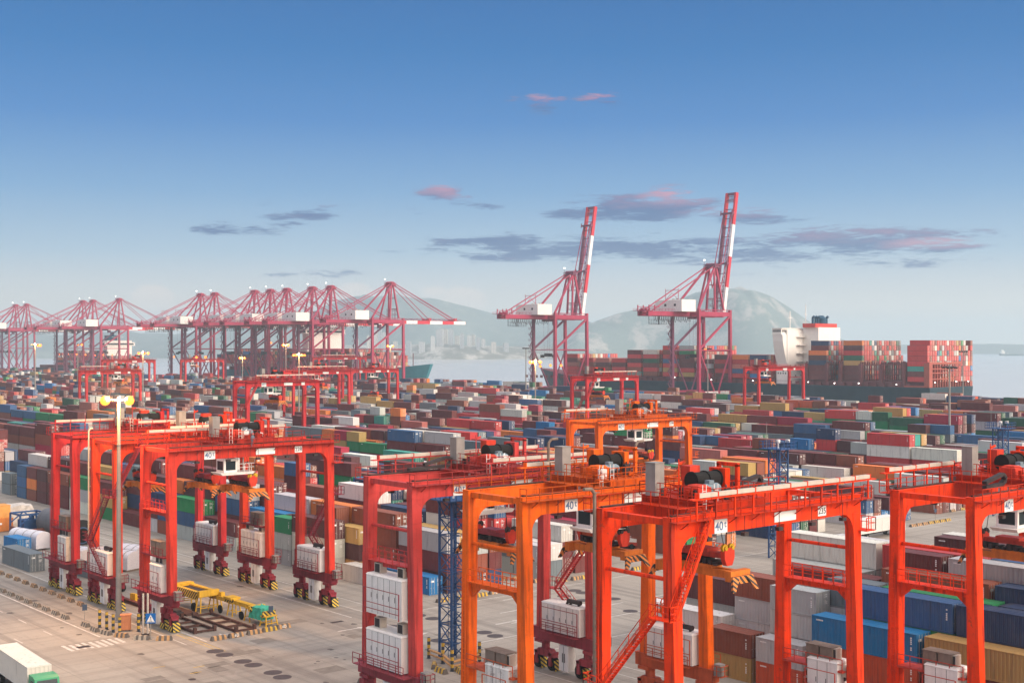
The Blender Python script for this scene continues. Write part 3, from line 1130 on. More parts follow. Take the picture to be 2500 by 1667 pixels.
def put_container(b, near):
    L, H = b['L'], b['H']
    key = (round(L, 1), round(H, 1))
    r = link('shipping_container', None, None, (b['x'], b['y'], b['z']), b['rz'] + (pi if b['rev'] else 0))
    c = b['col'] + (1.0,)
    body = link('body', cmesh(('b',) + key, lambda: container_body(L, H).build('body', C_OBJ)), r)
    body.color = c
    if not b['rev']:
        for sx in (-1, 1):
            d = link('door', cmesh(('d', sx) + key, lambda: door_leaf(sx, L, H).build('door', C_OBJ)), r)
            d.color = c
            if near:
                lr = link('locking_rods', cmesh(('r', sx) + key, lambda: door_rods(sx, L, H).build('locking_rods', ROD)), d)
                lr.color = c
                if sx > 0:
                    link('code_marks', cmesh(('c', int(b['x'] * 7 + b['y']) % 4) + key, lambda: code_marks(L, H, int(b['x'] * 7 + b['y']) % 4).build('code_marks', SIGNW)), d)
    return r


# -- labels
LM = [((480, 1090), 'the lamp mast cranes'), ((770, 1330), 'the crane numbered 228'), ((960, 1330), 'the coral red crane'), ((1230, 1330), 'the orange crane'), ((1690, 1380), 'the crane numbered 235'),
      ((2290, 1340), 'the last vermilion crane'), ((1105, 1430), 'the near blue lattice tower'), ((1900, 1190), 'the middle blue lattice tower'), ((2434, 1130), 'the farthest blue lattice tower'), ((1530, 1110), 'the middle orange crane'),
      ((675, 980), 'the far crane with orange spreader'), ((2318, 1040), 'the plain grey mast'), ((1307, 980), 'the brightest lamp mast'), ((275, 930), 'the far crane behind lamp mast'), ((500, 900), 'the small far red crane'), ((910, 960), 'the long far red cranes'), ((1490, 960), 'the crane with lit spreader'), ((1900, 940), 'the crane before the deckhouse'), ((85, 930), 'the far lit mast'), ((2150, 1000), 'the big ship stern')]


def place_phrase(px, py):
    (lx, ly), nm = min(LM, key=lambda q: (q[0][0] - px) ** 2 + 1.6 * (q[0][1] - py) ** 2)
    ddx, ddy = px - lx, py - ly
    if abs(ddx) > abs(ddy) * 1.1:
        return ('left of ' if ddx < 0 else 'right of ') + nm
    return ('above ' if ddy < 0 else 'below ') + nm


def near_box(idx, dxr, dt, dl):
    return GRID.get((idx[0], idx[1] + dxr, round(idx[2] / 6.4) + dl, idx[3] + dt))


GRID = {}
for b in BOX[:EXTRA_START]:
    for off in ((-3.1, 3.1) if b['L'] > 7 else (0,)):
        GRID[(b['k'], b['r'], round((b['y'] + off) / 6.4), b['t'])] = b
lab, infos = {}, {}
for i in CHOSEN:
    b = BOX[i]
    px, py, d = pix(b['x'] - (0 if b['ship'] else 1.2), b['y'], b['z'] + b['H'] / 2)
    col = PAL[b['c']][0]
    size = 'long' if b['L'] > 7 else 'short'
    cell = round((b['y'] + (-3.1 if b['L'] > 7 else 0)) / 6.4)
    ab = GRID.get((b['k'], b['r'], cell, b['t'] + 1))
    be = GRID.get((b['k'], b['r'], cell, b['t'] - 1))
    if b['ship']:
        lev = 'on the big ship'
    elif ab is None and be is None and b['t'] == 0:
        lev = 'alone on the ground'
    elif ab is None:
        lev = 'atop a %s one' % PAL[be['c']][0] if be else 'topmost of its stack'
    elif b['t'] == 0:
        lev = 'on the ground under %s' % PAL[ab['c']][0]
    else:
        lev = 'under a %s one' % PAL[ab['c']][0]
    lb = '%s %s container, %s, %s' % (col, size, lev, place_phrase(px, py))
    lab.setdefault(lb, []).append(i)
    infos[i] = (px, py)
ORD = ['', 'second ', 'third ', 'fourth ', 'fifth ', 'sixth ', 'seventh ', 'eighth ', 'ninth ', 'tenth ', 'eleventh ', 'twelfth ']
labels = {}
for lb, ids in lab.items():
    if len(ids) == 1:
        labels[ids[0]] = lb
        continue
    ids.sort(key=lambda i: infos[i][0])
    for n, i in enumerate(ids):
        if n == 0:
            suf = 'leftmost'
        elif n == len(ids) - 1:
            suf = 'rightmost'
        else:
            suf = ORD[min(n, 11)].strip() + ' from left'
        labels[i] = lb + ', ' + suf
for i in labels:
    w = labels[i].split()
    if len(w) > 16:
        labels[i] = labels[i].replace(' such', '').replace('the farthest', 'far').replace('from left', '').strip()
for n, i in enumerate(CHOSEN):
    r = put_container(BOX[i], n < 200)
    tag(r, labels[i], 'container', 'shipping containers stacked in the yard')

# -- all the rest: one far mass of containers
rest = [b for i, b in enumerate(BOX) if i not in chosen_set]
rv = box_verts(rest)
nb = len(rest)
me = bpy.data.meshes.new('far_containers')
me.vertices.add(nb * 8)
me.vertices.foreach_set('co', rv.reshape(-1))
q = (np.arange(nb)[:, None, None] * 8 + Q6[None]).reshape(-1)
me.loops.add(nb * 20)
me.loops.foreach_set('vertex_index', q.astype(np.int32))
me.polygons.add(nb * 5)
me.polygons.foreach_set('loop_start', np.arange(0, nb * 20, 4, dtype=np.int32))
me.update(calc_edges=True)
at = me.attributes.new('col', 'FLOAT_COLOR', 'FACE')
cc = np.ones((nb, 5, 4))
cc[:, :, :3] = np.array([b['col'] for b in rest])[:, None, :]
at.data.foreach_set('color', cc.reshape(-1))
uvl = me.uv_layers.new(name='UVMap')
end_uv = np.array([(0, 0), (1, 0), (1, 1), (0, 1)], float)
uvs = np.zeros((nb, 5, 4, 2))
uvs[:, 0] = end_uv
for f in (1, 2, 3, 4):
    uvs[:, f] = end_uv + 3.0
for i, b in enumerate(rest):
    if b['rev']:
        uvs[i, 0] = end_uv + 3.0
uvl.data.foreach_set('uv', uvs.reshape(-1))
me.materials.append(C_ATT)
me.validate()
me.shade_flat()
fo = link('far_containers', me)
tag(fo, 'mass of smaller stacked containers filling the yard and the ships', 'containers', None, 'stuff')
print('containers', len(BOX), 'chosen', len(CHOSEN), 'min hits', hits[CHOSEN[-1]])


# ================================================================== rubber-tyred gantry cranes
def fillet(x, z, sx, r, n=6):
    """Rounded inside corner in the XZ plane: corner at (x, z), growing sx in x and down in z."""
    pts = [(x, z + .002), (x + sx * r, z + .002)]
    for i in range(1, n + 1):
        a = (pi / 2) * i / n
        pts.append((x + sx * (r - r * sin(a)), z - (r - r * cos(a))))
    return pts if sx > 0 else pts[::-1]


def gantry(label, X0, Y, col, dark, span=23.8, zt=23.3, wb=7.5, lod=0, tx=14.0, sp=16.0, num=None, tray=(), stairs=(), left=('house', 'boxes'), right=('engine',), plats=(), cap='40t', chain=None, cab=True, motor=True, spread_len=7.6, base_dark=True, seed=0, pipes=(), wear=0):
    rg = random.Random(seed)
    hw, gz = wb / 2, zt - 1.6
    P = paint('crane_paint_%d_%d' % (int(sum(col) * 1000), wear), col, 0.55, 0.12, 0.5, 0.65 + wear * .25, 0.2 + .4 * wear)
    W = paint('crane_walk_%d_%d' % (int(sum(col) * 1000), wear), tuple(c * .62 for c in col), 0.6, 0.2, 1.2, 0.7, 0.3)
    K = paint('crane_base_%d_%d_%d' % tuple(int(c * 100) for c in dark), dark, 0.5, 0.15, 0.8, 0.5, 0.15)
    R = thing('gantry_crane', label, 'gantry crane', (X0, Y, 0), 0, 'gantry cranes of the container yard')
    for s in (-1, 1):
        y = s * hw
        m = MB()
        m.box(-.56, span + .56, y - .44, y + .44, gz, zt)
        m.prism(fillet(.57, gz, 1, 1.5), 'y', y - .40, y + .40)
        m.prism(fillet(span - .57, gz, -1, 1.5), 'y', y - .40, y + .40)
        m.box(-.6, span + .6, y - .5, y + .5, zt + .002, zt + .06)
        for q in (0, 1):
            xx = -.56 if q == 0 else span + .56
            m.tube((xx - .03, y, gz + .35), (xx + .03, y, gz + .35), .42, 12)
        if lod == 0:
            for i in range(7):
                xx = 2.4 + (span - 4.8) * i / 6
                m.box(xx - .015, xx + .015, y - .452, y + .452, gz + .05, zt - .01)
        m.build('girder', P, R)
        mr = MB()
        mr.box(-.2, span + .2, y - .14, y + .14, zt + .06, zt + .2)
        if lod == 0:
            mr.box(-.2, span + .2, y - s * .0 + .3 - .04, y + .3 + .04, zt + .062, zt + .12)
        mr.build('trolley_rail', GREASE, R)
        for x in (0.0, span):
            m = MB()
            m.frus((x - .44, x + .44, y + s * .28 - .62, y + s * .28 + .62), 4.62, (x - .57, x + .57, y - .43, y + .43), gz + .001)
            if lod == 0:
                m.box(x - .60, x + .60, y - .46, y + .46, gz - .09, gz - .03)
                m.ladder(x - (.75 if x == 0 else -.75), y + s * .05, 6, gz - 6) if s > 0 else None
            m.build('leg', P, R)
        # walkway outside the girder
        m = MB()
        yo = s * (hw + .5)
        y1 = s * (hw + 1.35)
        m.box(-.9, span + .9, min(yo, y1), max(yo, y1), zt - .30, zt - .23)
        m.rail((-.9, y1, zt - .23), (span + .9, y1, zt - .23), 1.1, 1.5 if lod == 0 else 3.0, .065 if lod == 0 else .1)
        if lod == 0:
            for i in range(9):
                xx = .5 + i * (span - 1) / 8
                m.bar((xx, yo, zt - .9), (xx, y1, zt - .32), .07)
                m.box(xx - .06, xx + .06, min(yo, y1), max(yo, y1), zt - .38, zt - .302)
            m.rail((-.9, yo, zt - .23), (-.9, y1, zt - .23), 1.1, 1.0)
            m.rail((span + .9, yo, zt - .23), (span + .9, y1, zt - .23), 1.1, 1.0)
        m.build('walkway', W, R)
        # floodlights slung under the walkway
        m = MB()
        for i in range(5 if lod == 0 else 3):
            xx = 3.2 + i * (span - 6) / (4 if lod == 0 else 2)
            m.bar((xx, s * (hw + .9), zt - .3), (xx, s * (hw + .9), zt - 1.75), .045)
            m.box(xx - .28, xx + .28, s * (hw + .9) - .2, s * (hw + .9) + .2, zt - 2.0, zt - 1.72)
            m.build('floodlight', DARK, R)
            m = MB()
    # end beams, ties, sills, wheels
    for x, side in ((0.0, 'left'), (span, 'right')):
        sx = -1 if side == 'left' else 1
        m = MB()
        m.tube((x, -hw + .2, gz - 3.2), (x, hw - .2, gz - 3.2), .17, 10)
        m.build('tie_pipe', P, R)
        m = MB()
        m.box(x - .3, x + .3, -hw + .45, hw - .45, zt - .62, zt - .12)
        m.build('end_beam', P, R)
        m = MB()
        m.box(x - .50, x + .50, -hw - 1.5, hw + 1.5, 3.35, 4.62)
        m.box(x - .62, x + .62, -hw - 1.5, hw + 1.5, 4.625, 4.69)
        for yy in (-hw - .2, hw + .2):
            m.box(x - .7, x + .7, yy - .75, yy + .75, 3.0, 3.345)
        m.build('sill_beam', K if base_dark else P, R)
        for s in (-1, 1):
            m = MB()
            c = s * (hw - .3)
            m.tube((x, c, 2.3), (x, c, 3.0), .42, 12)
            m.frus((x - .40, x + .40, c - 1.65, c + 1.65), 1.5, (x - .45, x + .45, c - .9, c + .9), 2.3)
            for wy in (c - 1.15, c + 1.15):
                m.box(x - .55, x - .44, wy - .22, wy + .22, .55, 2.0)
                m.box(x + .44, x + .55, wy - .22, wy + .22, .55, 2.0)
                m.box(x - .55, x + .55, wy - .3, wy + .3, 1.72, 2.02)
            m.tube((x + sx * -.0, c - .55, 2.0), (x, c - .15, 3.1), .14, 8)
            m.tube((x + sx * .62, c + 1.2, 1.2), (x + sx * .62, c + .3, 3.4), .09, 6)
            m.box(x + sx * .55 - .25, x + sx * .55 + .25, c + .3, c + 1.1, 2.2, 2.9)
            m.build('bogie', K, R)
            for wy in (c - 1.15, c + 1.15):
                w = MB()
                w.tube((x - .30, wy, .78), (x + .30, wy, .78), .78, 20)
                w.tube((x - .36, wy, .78), (x + .36, wy, .78), .52, 16)
                wo = w.build('wheel', RUBBER, R)
                if lod == 0:
                    h = MB()
                    h.tube((x - .40, wy, .78), (x + .40, wy, .78), .30, 12)
                    h.build('hub', K, wo)
                    g = MB()
                    g._add([(x - .5, wy - .95, .12), (x + .5, wy - .95, .12), (x + .5, wy - .72, 1.25), (x - .5, wy - .72, 1.25),
                            (x - .5, wy - .90, .12), (x + .5, wy - .90, .12), (x + .5, wy - .67, 1.25), (x - .5, wy - .67, 1.25)], [(0, 1, 2, 3), (7, 6, 5, 4), (0, 3, 7, 4), (1, 5, 6, 2), (3, 2, 6, 7), (0, 4, 5, 1)])
                    if sx < 0:
                        g.box(x - .56, x - .52, wy - .6, wy + .6, .1, .85)
                    g.build('wheel_guard', HAZ, R)
        # white switch cabinet slung between the wheels
        m = MB()
        m.box(x - .55, x + .55, -.75, .75, .45, 3.3)
        o = m.build('control_cabinet', WHITE, R)
        if lod == 0:
            m = MB()
            m.box(x - .565, x - .551, -.02, .02, .5, 3.2)
            m.box(x - .60, x - .551, -.2, -.12, 1.4, 2.4)
            m.box(x - .60, x - .551, .12, .2, 1.4, 2.4)
            m.build('door_handle', DARK, o)
        # service deck with railing on the outer side
        m = MB()
        xo = x + sx * 1.75
        m.box(min(x + sx * .62, xo), max(x + sx * .62, xo), -hw - .6, hw + .6, 4.55, 4.62)
        m.rail((xo, -hw - .6, 4.62), (xo, hw + .6, 4.62), 1.1, 1.2 if lod == 0 else 2.5, .06 if lod == 0 else .1)
        if sx > 0:
            m.box(x - 1.6, x - .62, -hw + .8, hw - .8, 4.55, 4.62)
            m.rail((x - 1.6, -hw + .8, 4.62), (x - 1.6, hw - .8, 4.62), 1.1, 1.2, .06)
        m.box(x - .55, x + .55, -hw - 2.6, -hw - 1.5, 4.1, 4.16)
        m.rail((x - .55, -hw - 2.6, 4.16), (x + .55, -hw - 2.6, 4.16), 1.0, .6)
        m.rail((x - .55, -hw - 2.6, 4.16), (x - .55, -hw - 1.5, 4.16), 1.0, .6)
        m.rail((x + .55, -hw - 2.6, 4.16), (x + .55, -hw - 1.5, 4.16), 1.0, .6)
        m.build('service_deck', K if base_dark else P, R)
        m = MB()
        m.box(x - .4, x + .4, -hw - 2.35, -hw - 1.55, 4.165, 5.3)
        m.build('junction_box', GREY, R)
        for kind in (left if sx < 0 else right):
            if kind.startswith('house') or kind.startswith('engine'):
                wide = 1.9 if kind == 'house' else 2.2
                if kind == 'house':
                    ya, yb, z0, h = -hw + 1.0, hw - 3.3, 4.75, 3.4
                elif kind == 'house_low':
                    ya, yb, z0, h = -hw + .6, hw - .9, 4.75, 3.5
                elif kind == 'house_high':
                    ya, yb, z0, h = -hw + .55, hw - .9, 9.9, 3.8
                else:
                    ya, yb, z0, h = -hw + .65, hw - .75, 4.75, 3.0
                xa, xb = x - wide / 2, x + wide / 2
                m = MB()
                m.box(xa, xb, ya, yb, z0, z0 + h)
                m.frus((xa - .06, xb + .06, ya - .06, yb + .06), z0 + h + .001, (xa + .1, xb - .1, ya + .1, yb - .1), z0 + h + .18)
                o = m.build('electrical_house' if 'house' in kind else 'engine_house', WHITE_RUST if (seed % 3 == 1 and 'house' in kind) else WHITE, R)
                m = MB()
                n = max(2, int((yb - ya) / .95))
                for i in range(1, n):
                    yy = ya + (yb - ya) * i / n
                    m.box(xa - .008, xa + .01, yy - .02, yy + .02, z0 + .1, z0 + h - .1)
                    if lod == 0:
                        m.box(xa - .03, xa - .009, yy + .1, yy + .16, z0 + h * .42, z0 + h * .55)
                for zz in (.55,):
                    m.box(xb - .9, xb - .35, ya - .02, ya + .01, z0 + h * .5, z0 + h * .75)
                m.build('door_seams', DARK, o)
                if lod == 0:
                    m = MB()
                    if 'house' in kind:
                        for (yy, zz) in ((ya + .9, .12), (yb - 1.2, .12)):
                            m.box(xa + .5, xa + 1.3, yy - .5, yy + .5, z0 + h + .19, z0 + h + .19 + 1.0)
                        m.box(xb - 1.3, xb - .3, ya - .5, ya - .02, z0 + h - 1.2, z0 + h - .3)
                        o2 = m.build('air_conditioner', PALE, o)
                        m = MB()
                        for yy in (ya + .9, yb - 1.2):
                            m.box(xa + .488, xa + .499, yy - .4, yy + .4, z0 + h + .27, z0 + h + 1.1)
                        m.tube((xb - .8, ya - .515, z0 + h - .75), (xb - .8, ya - .502, z0 + h - .75), .33, 12)
                        m.build('fan_grille', DARK, o2)
                    else:
                        m.tube((x - .3, ya + .6, z0 + h + .55), (x - .3, ya + 2.6, z0 + h + .55), .26, 12)
                        m.tube((x - .3, ya + 2.5, z0 + h + .55), (x - .3, ya + 2.8, z0 + h + .2), .16, 10)
                        for yy in (ya + .9, ya + 2.2):
                            m.box(x - .45, x - .15, yy - .06, yy + .06, z0 + h + .18, z0 + h + .34)
                        m.build('exhaust_silencer', DARK, o)
                    # protective cage rail in front
                    m = MB()
                    m.bar((xa - .35, ya, z0), (xa - .35, ya, z0 + 2.6), .08)
                    m.bar((xa - .35, yb, z0), (xa - .35, yb, z0 + 2.6), .08)
                    for zz in (.6, 1.2, 2.6):
                        m.bar((xa - .35, ya, z0 + zz), (xa - .35, yb, z0 + zz), .06)
                    m.build('guard_rail', K if base_dark else P, R)
            elif kind in ('boxes', 'boxes_low'):
                z0 = 9.4 if kind == 'boxes' else 7.6
                m = MB()
                m.box(x - .9, x + .9, -hw + .5, hw - .5, z0 - .22, z0 - .05)
                m.rail((x - .9, -hw + .5, z0 - .05), (x - .9, hw - .5, z0 - .05), 1.05, 1.3)
                m.build('platform', K if base_dark else P, R)
                m = MB()
                for yy in (-1.35, .15):
                    m.box(x - .65, x + .65, yy - .66, yy + .66, z0 - .049, z0 + 1.75)
                    m.box(x - .72, x + .72, yy - .72, yy + .72, z0 + 1.76, z0 + 1.82)
                m.build('resistor_cabinet', BROWNGREY, R)
        if side in plats:
            m = MB()
            z0 = gz - 6.6
            m.box(x - .28, x + .28, -hw + .2, hw - .2, z0 - .55, z0 - .08)
            m.box(x - .7, x + .7, -hw + .4, hw - .4, z0 - .075, z0)
            m.rail((x - .7, -hw + .4, z0), (x - .7, hw - .4, z0), 1.15, 1.1)
            m.rail((x + .7, -hw + .4, z0), (x + .7, hw - .4, z0), 1.15, 1.1)
            m.prism([(hw - .4, z0 - .551), (hw - .4, z0 - 1.5), (hw - 1.5, z0 - .551)], 'x', x - .2, x + .2)
            m.prism([(-hw + .4, z0 - .551), (-hw + 1.5, z0 - .551), (-hw + .4, z0 - 1.5)], 'x', x - .2, x + .2)
            m.build('cross_platform', P, R)
        if side in stairs:
            xs = x + sx * 1.15
            zb, za = gz - 6.0, 9.0
            m = MB()
            m.flight((xs, -hw + .9, 4.7), (xs, hw - .9, za), .8, (1, 0, 0), lod)
            m.box(xs - .55, xs + .55, hw - .95, hw + .6, za - .06, za)
            m.rail((xs - .55, hw + .6, za), (xs + .55, hw + .6, za), 1.1, .6)
            m.rail((xs + sx * .55, hw - .95, za), (xs + sx * .55, hw + .6, za), 1.1, .7)
            m.flight((xs, hw - .9, za), (xs, -hw + .8, zb), .8, (1, 0, 0), lod)
            m.box(xs - .55, xs + .55, -hw - 1.3, -hw + .85, zb - .06, zb)
            m.rail((xs + sx * .55, -hw - 1.3, zb), (xs + sx * .55, -hw + .85, zb), 1.1, .7)
            m.rail((xs - .55, -hw - 1.3, zb), (xs + .55, -hw - 1.3, zb), 1.1, .6)
            d = 1 if sx < 0 else -1
            if sx < 0:
                m.flight((xs + .2, -hw - 1.0, zb), (xs + 4.3, -hw - 1.0, zt - .3), .7, (0, 1, 0), lod)
            m.build('stairs', K if base_dark and lod == 0 and seed < 10 else P, R)
        m = MB()
        if lod == 0:
            m.box(x + sx * .9 - .7, x + sx * .9 + .7, -hw - 1.3, -hw + .9, gz - 1.6, gz - 1.52)
            m.rail((x + sx * .9 - .7, -hw - 1.3, gz - 1.52), (x + sx * .9 + .7, -hw - 1.3, gz - 1.52), 1.1, .7)
            m.rail((x + sx * 1.6, -hw - 1.3, gz - 1.52), (x + sx * 1.6, -hw + .9, gz - 1.52), 1.1, .7)
            if sx > 0:
                m.build('end_platform', P, R)
    # cable trays
    for (s, xa, xb) in tray:
        m = MB()
        yy = s * (hw + 1.5)
        m.box(xa, xb, yy - .18, yy + .18, zt + 1.55, zt + 1.88)
        o = m.build('cable_tray', PALE, R)
        m = MB()
        n = max(2, int((xb - xa) / 2.2))
        for i in range(n + 1):
            xx = xa + (xb - xa) * i / n
            m.bar((xx, yy + .05, zt - .2), (xx, yy + .05, zt + 1.5), .12)
            m.box(xx - .05, xx + .05, yy - .22, yy + .22, zt + 1.50, zt + 1.93)
        m.box(xa - .8, xb + .8, yy - .26, yy + .26, zt + 1.40, zt + 1.497)
        m.build('tray_bracket', P, o)
    if chain:
        m = MB()
        xa, xb = chain
        yy = -hw + 1.2 if seed % 2 else hw - 1.0
        pts = [(xa, zt + .5), (xb, zt + .6), (xb + .5, zt + .9), (xb + .55, zt + 1.25), (xb + .1, zt + 1.5), (xb - 1.2, zt + 1.25), (xb - 3.0, zt + .9)]
        for a, b in zip(pts, pts[1:]):
            m.bar((a[0], yy, a[1]), (b[0], yy, b[1]), .45, .3)
        m.build('cable_chain', DARK, R)
    # ---- trolley on top
    m = MB()
    for s in (-1, 1):
        m.box(tx - 3.0, tx + 3.2, s * hw - .26, s * hw + .26, zt + .21, zt + .72)
    for xx in (tx - 2.7, tx - .6, tx + 2.9):
        m.box(xx - .22, xx + .22, -hw + .27, hw - .27, zt + .2, zt + .70)
    m.box(tx - 3.2, tx + 3.2, -hw - .3, hw + .3, zt + .725, zt + .80)
    st = 1.1 if lod == 0 else 2.4
    tt = .06 if lod == 0 else .1
    m.rail((tx - 3.2, -hw - .3, zt + .8), (tx + 3.2, -hw - .3, zt + .8), 1.1, st, tt)
    m.rail((tx - 3.2, hw + .3, zt + .8), (tx + 3.2, hw + .3, zt + .8), 1.1, st, tt)
    m.rail((tx - 3.2, -hw - .3, zt + .8), (tx - 3.2, hw + .3, zt + .8), 1.1, st, tt)
    m.rail((tx + 3.2, -hw - .3, zt + .8), (tx + 3.2, hw + .3, zt + .8), 1.1, st, tt)
    if lod == 0:
        m.box(tx - 4.6, tx - 3.2, -hw + .3, hw - .3, zt + .15, zt + .22)
        m.rail((tx - 4.6, -hw + .3, zt + .22), (tx - 4.6, hw - .3, zt + .22), 1.1, 1.0)
        m.rail((tx - 4.6, -hw + .3, zt + .22), (tx - 3.2, -hw + .3, zt + .22), 1.1, .7)
        for i in range(10):
            cx, cyy = tx + rg.uniform(-2.6, 2.6), rg.uniform(-hw + .5, hw - .5)
            w, h = rg.uniform(.15, .5), rg.uniform(.2, .8)
            m.box(cx - w, cx + w, cyy - w * .7, cyy + w * .7, zt + .801, zt + .8 + h)
        for i in range(6):
            cx = tx - 2.4 + i * .9
            m.bar((cx, -hw + .2, zt + .9), (cx + .4, hw - .6, zt + 1.1 + .15 * (i % 3)), .1)
    T = m.build('trolley', W, R)
    m = MB()
    m.tube((tx - .6, .55, zt + 2.0), (tx + 2.4, .55, zt + 2.0), .68, 18)
    for xx in (-.7, .9, 2.4):
        m.tube((tx + xx, .55, zt + 2.0), (tx + xx + .12, .55, zt + 2.0), .78, 18)
    m.build('hoist_drum', RUBBER, T)
    m = MB()
    m.box(tx + 2.55, tx + 3.15, -.4, 1.4, zt + .81, zt + 2.9)
    m.build('drum_bearing', P, T)
    m = MB()
    m.box(tx - 2.5, tx - .9, -1.8, -.2, zt + .81, zt + 1.7)
    m.frus((tx - 2.4, tx - 1.0, -1.7, -.3), zt + 1.701, (tx - 2.2, tx - 1.2, -1.5, -.5), zt + 1.9)
    m.build('gearbox', REDP if col[1] < .1 else P, T)
    m = MB()
    m.box(tx + .2, tx + 1.5, 1.5, 2.5, zt + 1.9, zt + 3.1)
    m.box(tx + .35, tx + .5, 1.6, 2.4, zt + .81, zt + 1.899)
    m.box(tx + 1.2, tx + 1.35, 1.6, 2.4, zt + .81, zt + 1.899)
    m.build('drive_housing', REDP if col[1] < .1 else P, T)
    m = MB()
    m.tube((tx - .85, -1.0, zt + 1.45), (tx + .7, -1.0, zt + 1.45), .45, 14)
    m.tube((tx + .7, -1.0, zt + 1.45), (tx + .9, -1.0, zt + 1.45), .36, 14)
    m.box(tx - .5, tx + .1, -1.25, -.75, zt + 1.85, zt + 2.15)
    m.box(tx - .7, tx + .6, -1.35, -.65, zt + .81, zt + 1.05)
    m.build('motor', MOTOR if motor else REDP, T)
    if lod == 0:
        for i in range(9):
            cx, cyy = tx + rg.uniform(-2.7, 2.7), rg.uniform(-hw + .4, hw - .4)
            w, h = rg.uniform(.12, .38), rg.uniform(.25, 1.0)
            m = MB()
            m.box(cx - w, cx + w, cyy - w * .8, cyy + w * .8, zt + .802, zt + .8 + h)
            m.tube((cx, cyy, zt + .8 + h), (cx + w, cyy + .3, zt + .95 + h), .07, 6)
            m.build('drive_unit', DARK if i % 3 else WHITE, T)
    m = MB()
    cxx = tx - 2.9 if motor is not None else tx + 3.6
    m.box(cxx - .55, cxx + .55, hw - 1.7, hw - .6, zt + .81, zt + 3.5)
    m.box(cxx - .6, cxx + .6, hw - 1.75, hw - .55, zt + 3.501, zt + 3.56)
    m.build('electrical_cabinet', GREY, T)
    if lod == 0:
        m = MB()
        for xx in (tx + 3.5,):
            m.bar((xx, -.9, zt + .2), (xx, -.9, zt + 3.2), .3)
            m.bar((xx, 1.1, zt + .2), (xx, 1.1, zt + 3.2), .3)
            m.bar((xx, -1.05, zt + 3.2), (xx, 1.25, zt + 3.2), .3)
        m.tube((tx - 1.4, 1.3, zt + .8), (tx - 1.4, 1.3, zt + 3.8), .05, 6)
        m.bar((tx - 1.4, 1.3, zt + 3.4), (tx - .9, 1.1, zt + 3.6), .18)
        m.build('service_frame', P, T)
        m = MB()
        for xx in (tx - 3.6, tx - 2.2):
            m.ladder(xx, -hw + .35, zt - .2, zt + 2.2, (1, 0))
        m.build('ladder', WHITE, T)
    # ---- operator cab hung below
    if cab:
        cx = tx - 3.4
        m = MB()
        y0 = -hw + .75
        m.box(cx - 1.0, cx + 1.0, y0, y0 + 2.1, gz - 2.05, gz - .2)
        o = m.build('operator_cab', WHITE, R)
        m = MB()
        m.box(cx - .72, cx + .72, y0 - .012, y0 + .01, gz - 1.75, gz - .55)
        m.box(cx - 1.012, cx - .99, y0 + .25, y0 + 1.85, gz - 1.75, gz - .55)
        m.box(cx + .99, cx + 1.012, y0 + .25, y0 + 1.85, gz - 1.75, gz - .55)
        m.build('window', GLASS, o)
        m = MB()
        m.frus((cx - 1.3, cx + 3.2, y0 - .2, y0 + 2.3), gz - 2.4, (cx - 1.7, cx + 3.5, y0 - .3, y0 + 2.4), gz - 2.06)
        if lod == 0:
            m.rail((cx + 1.1, y0 - .28, gz - 2.05), (cx + 3.4, y0 - .28, gz - 2.05), 1.1, .8)
            m.rail((cx + 3.4, y0 - .28, gz - 2.05), (cx + 3.4, y0 + 2.3, gz - 2.05), 1.1, .8)
        for xx in (cx - .8, cx + .9, cx + 2.9):
            m.bar((xx, y0 + 1.9, gz - 2.05), (xx, y0 + 1.9, zt + .2), .14)
        m.build('cab_floor', WHITE, o)
    # ---- spreader on its ropes
    m = MB()
    L2 = spread_len / 2
    m.box(tx - .62, tx - .18, -L2 + .3, L2 - .3, sp, sp + .62)
    m.box(tx + .18, tx + .62, -L2 + .3, L2 - .3, sp, sp + .62)
    for s in (-1, 1):
        m.box(tx - 1.22, tx + 1.22, s * L2 - .3, s * L2 + .3, sp - .12, sp + .72)
    m.box(tx - .7, tx + .7, -1.6, 1.6, sp + .621, sp + .9)
    Sx = m.build('spreader', ORANGE, R)
    m = MB()
    for s in (-1, 1):
        yy = s * (L2 + .45)
        for q in (-1, 1):
            m._add([(tx + q * .35, yy - .1, sp + .3), (tx + q * 1.25, yy - .1, sp + .3), (tx + q * 1.62, yy + s * .35 - .1, sp - .85), (tx + q * 1.3, yy + s * .35 - .1, sp - .85),
                    (tx + q * .35, yy + .1, sp + .3), (tx + q * 1.25, yy + .1, sp + .3), (tx + q * 1.62, yy + s * .35 + .1, sp - .85), (tx + q * 1.3, yy + s * .35 + .1, sp - .85)],
                   [(0, 1, 2, 3), (7, 6, 5, 4), (0, 4, 5, 1), (1, 5, 6, 2), (2, 6, 7, 3), (3, 7, 4, 0)])
        m.box(tx - 1.2, tx + 1.2, yy - .08, yy + .08, sp - .3, sp + .31)
        m.build('guide_flipper', HAZO, Sx)
        m = MB()
    m = MB()
    for s in (-1, 1):
        yy = s * 2.75
        m.prism([(tx - .34, sp + .95), (tx + .34, sp + .95), (tx + .62, sp + 1.55), (tx + .62, sp + 2.15), (tx + .36, sp + 2.38), (tx - .36, sp + 2.38), (tx - .62, sp + 2.15), (tx - .62, sp + 1.55)], 'y', yy - .22, yy + .22)
    hb = m.build('headblock', REDP, Sx)
    m = MB()
    m.box(tx - .45, tx + .45, -2.5, 2.5, sp + 1.5, sp + 1.9)
    m.box(tx - .7, tx + .7, -1.2, 1.2, sp + 1.901, sp + 2.2)
    m.build('headblock_beam', K, Sx)
    m = MB()
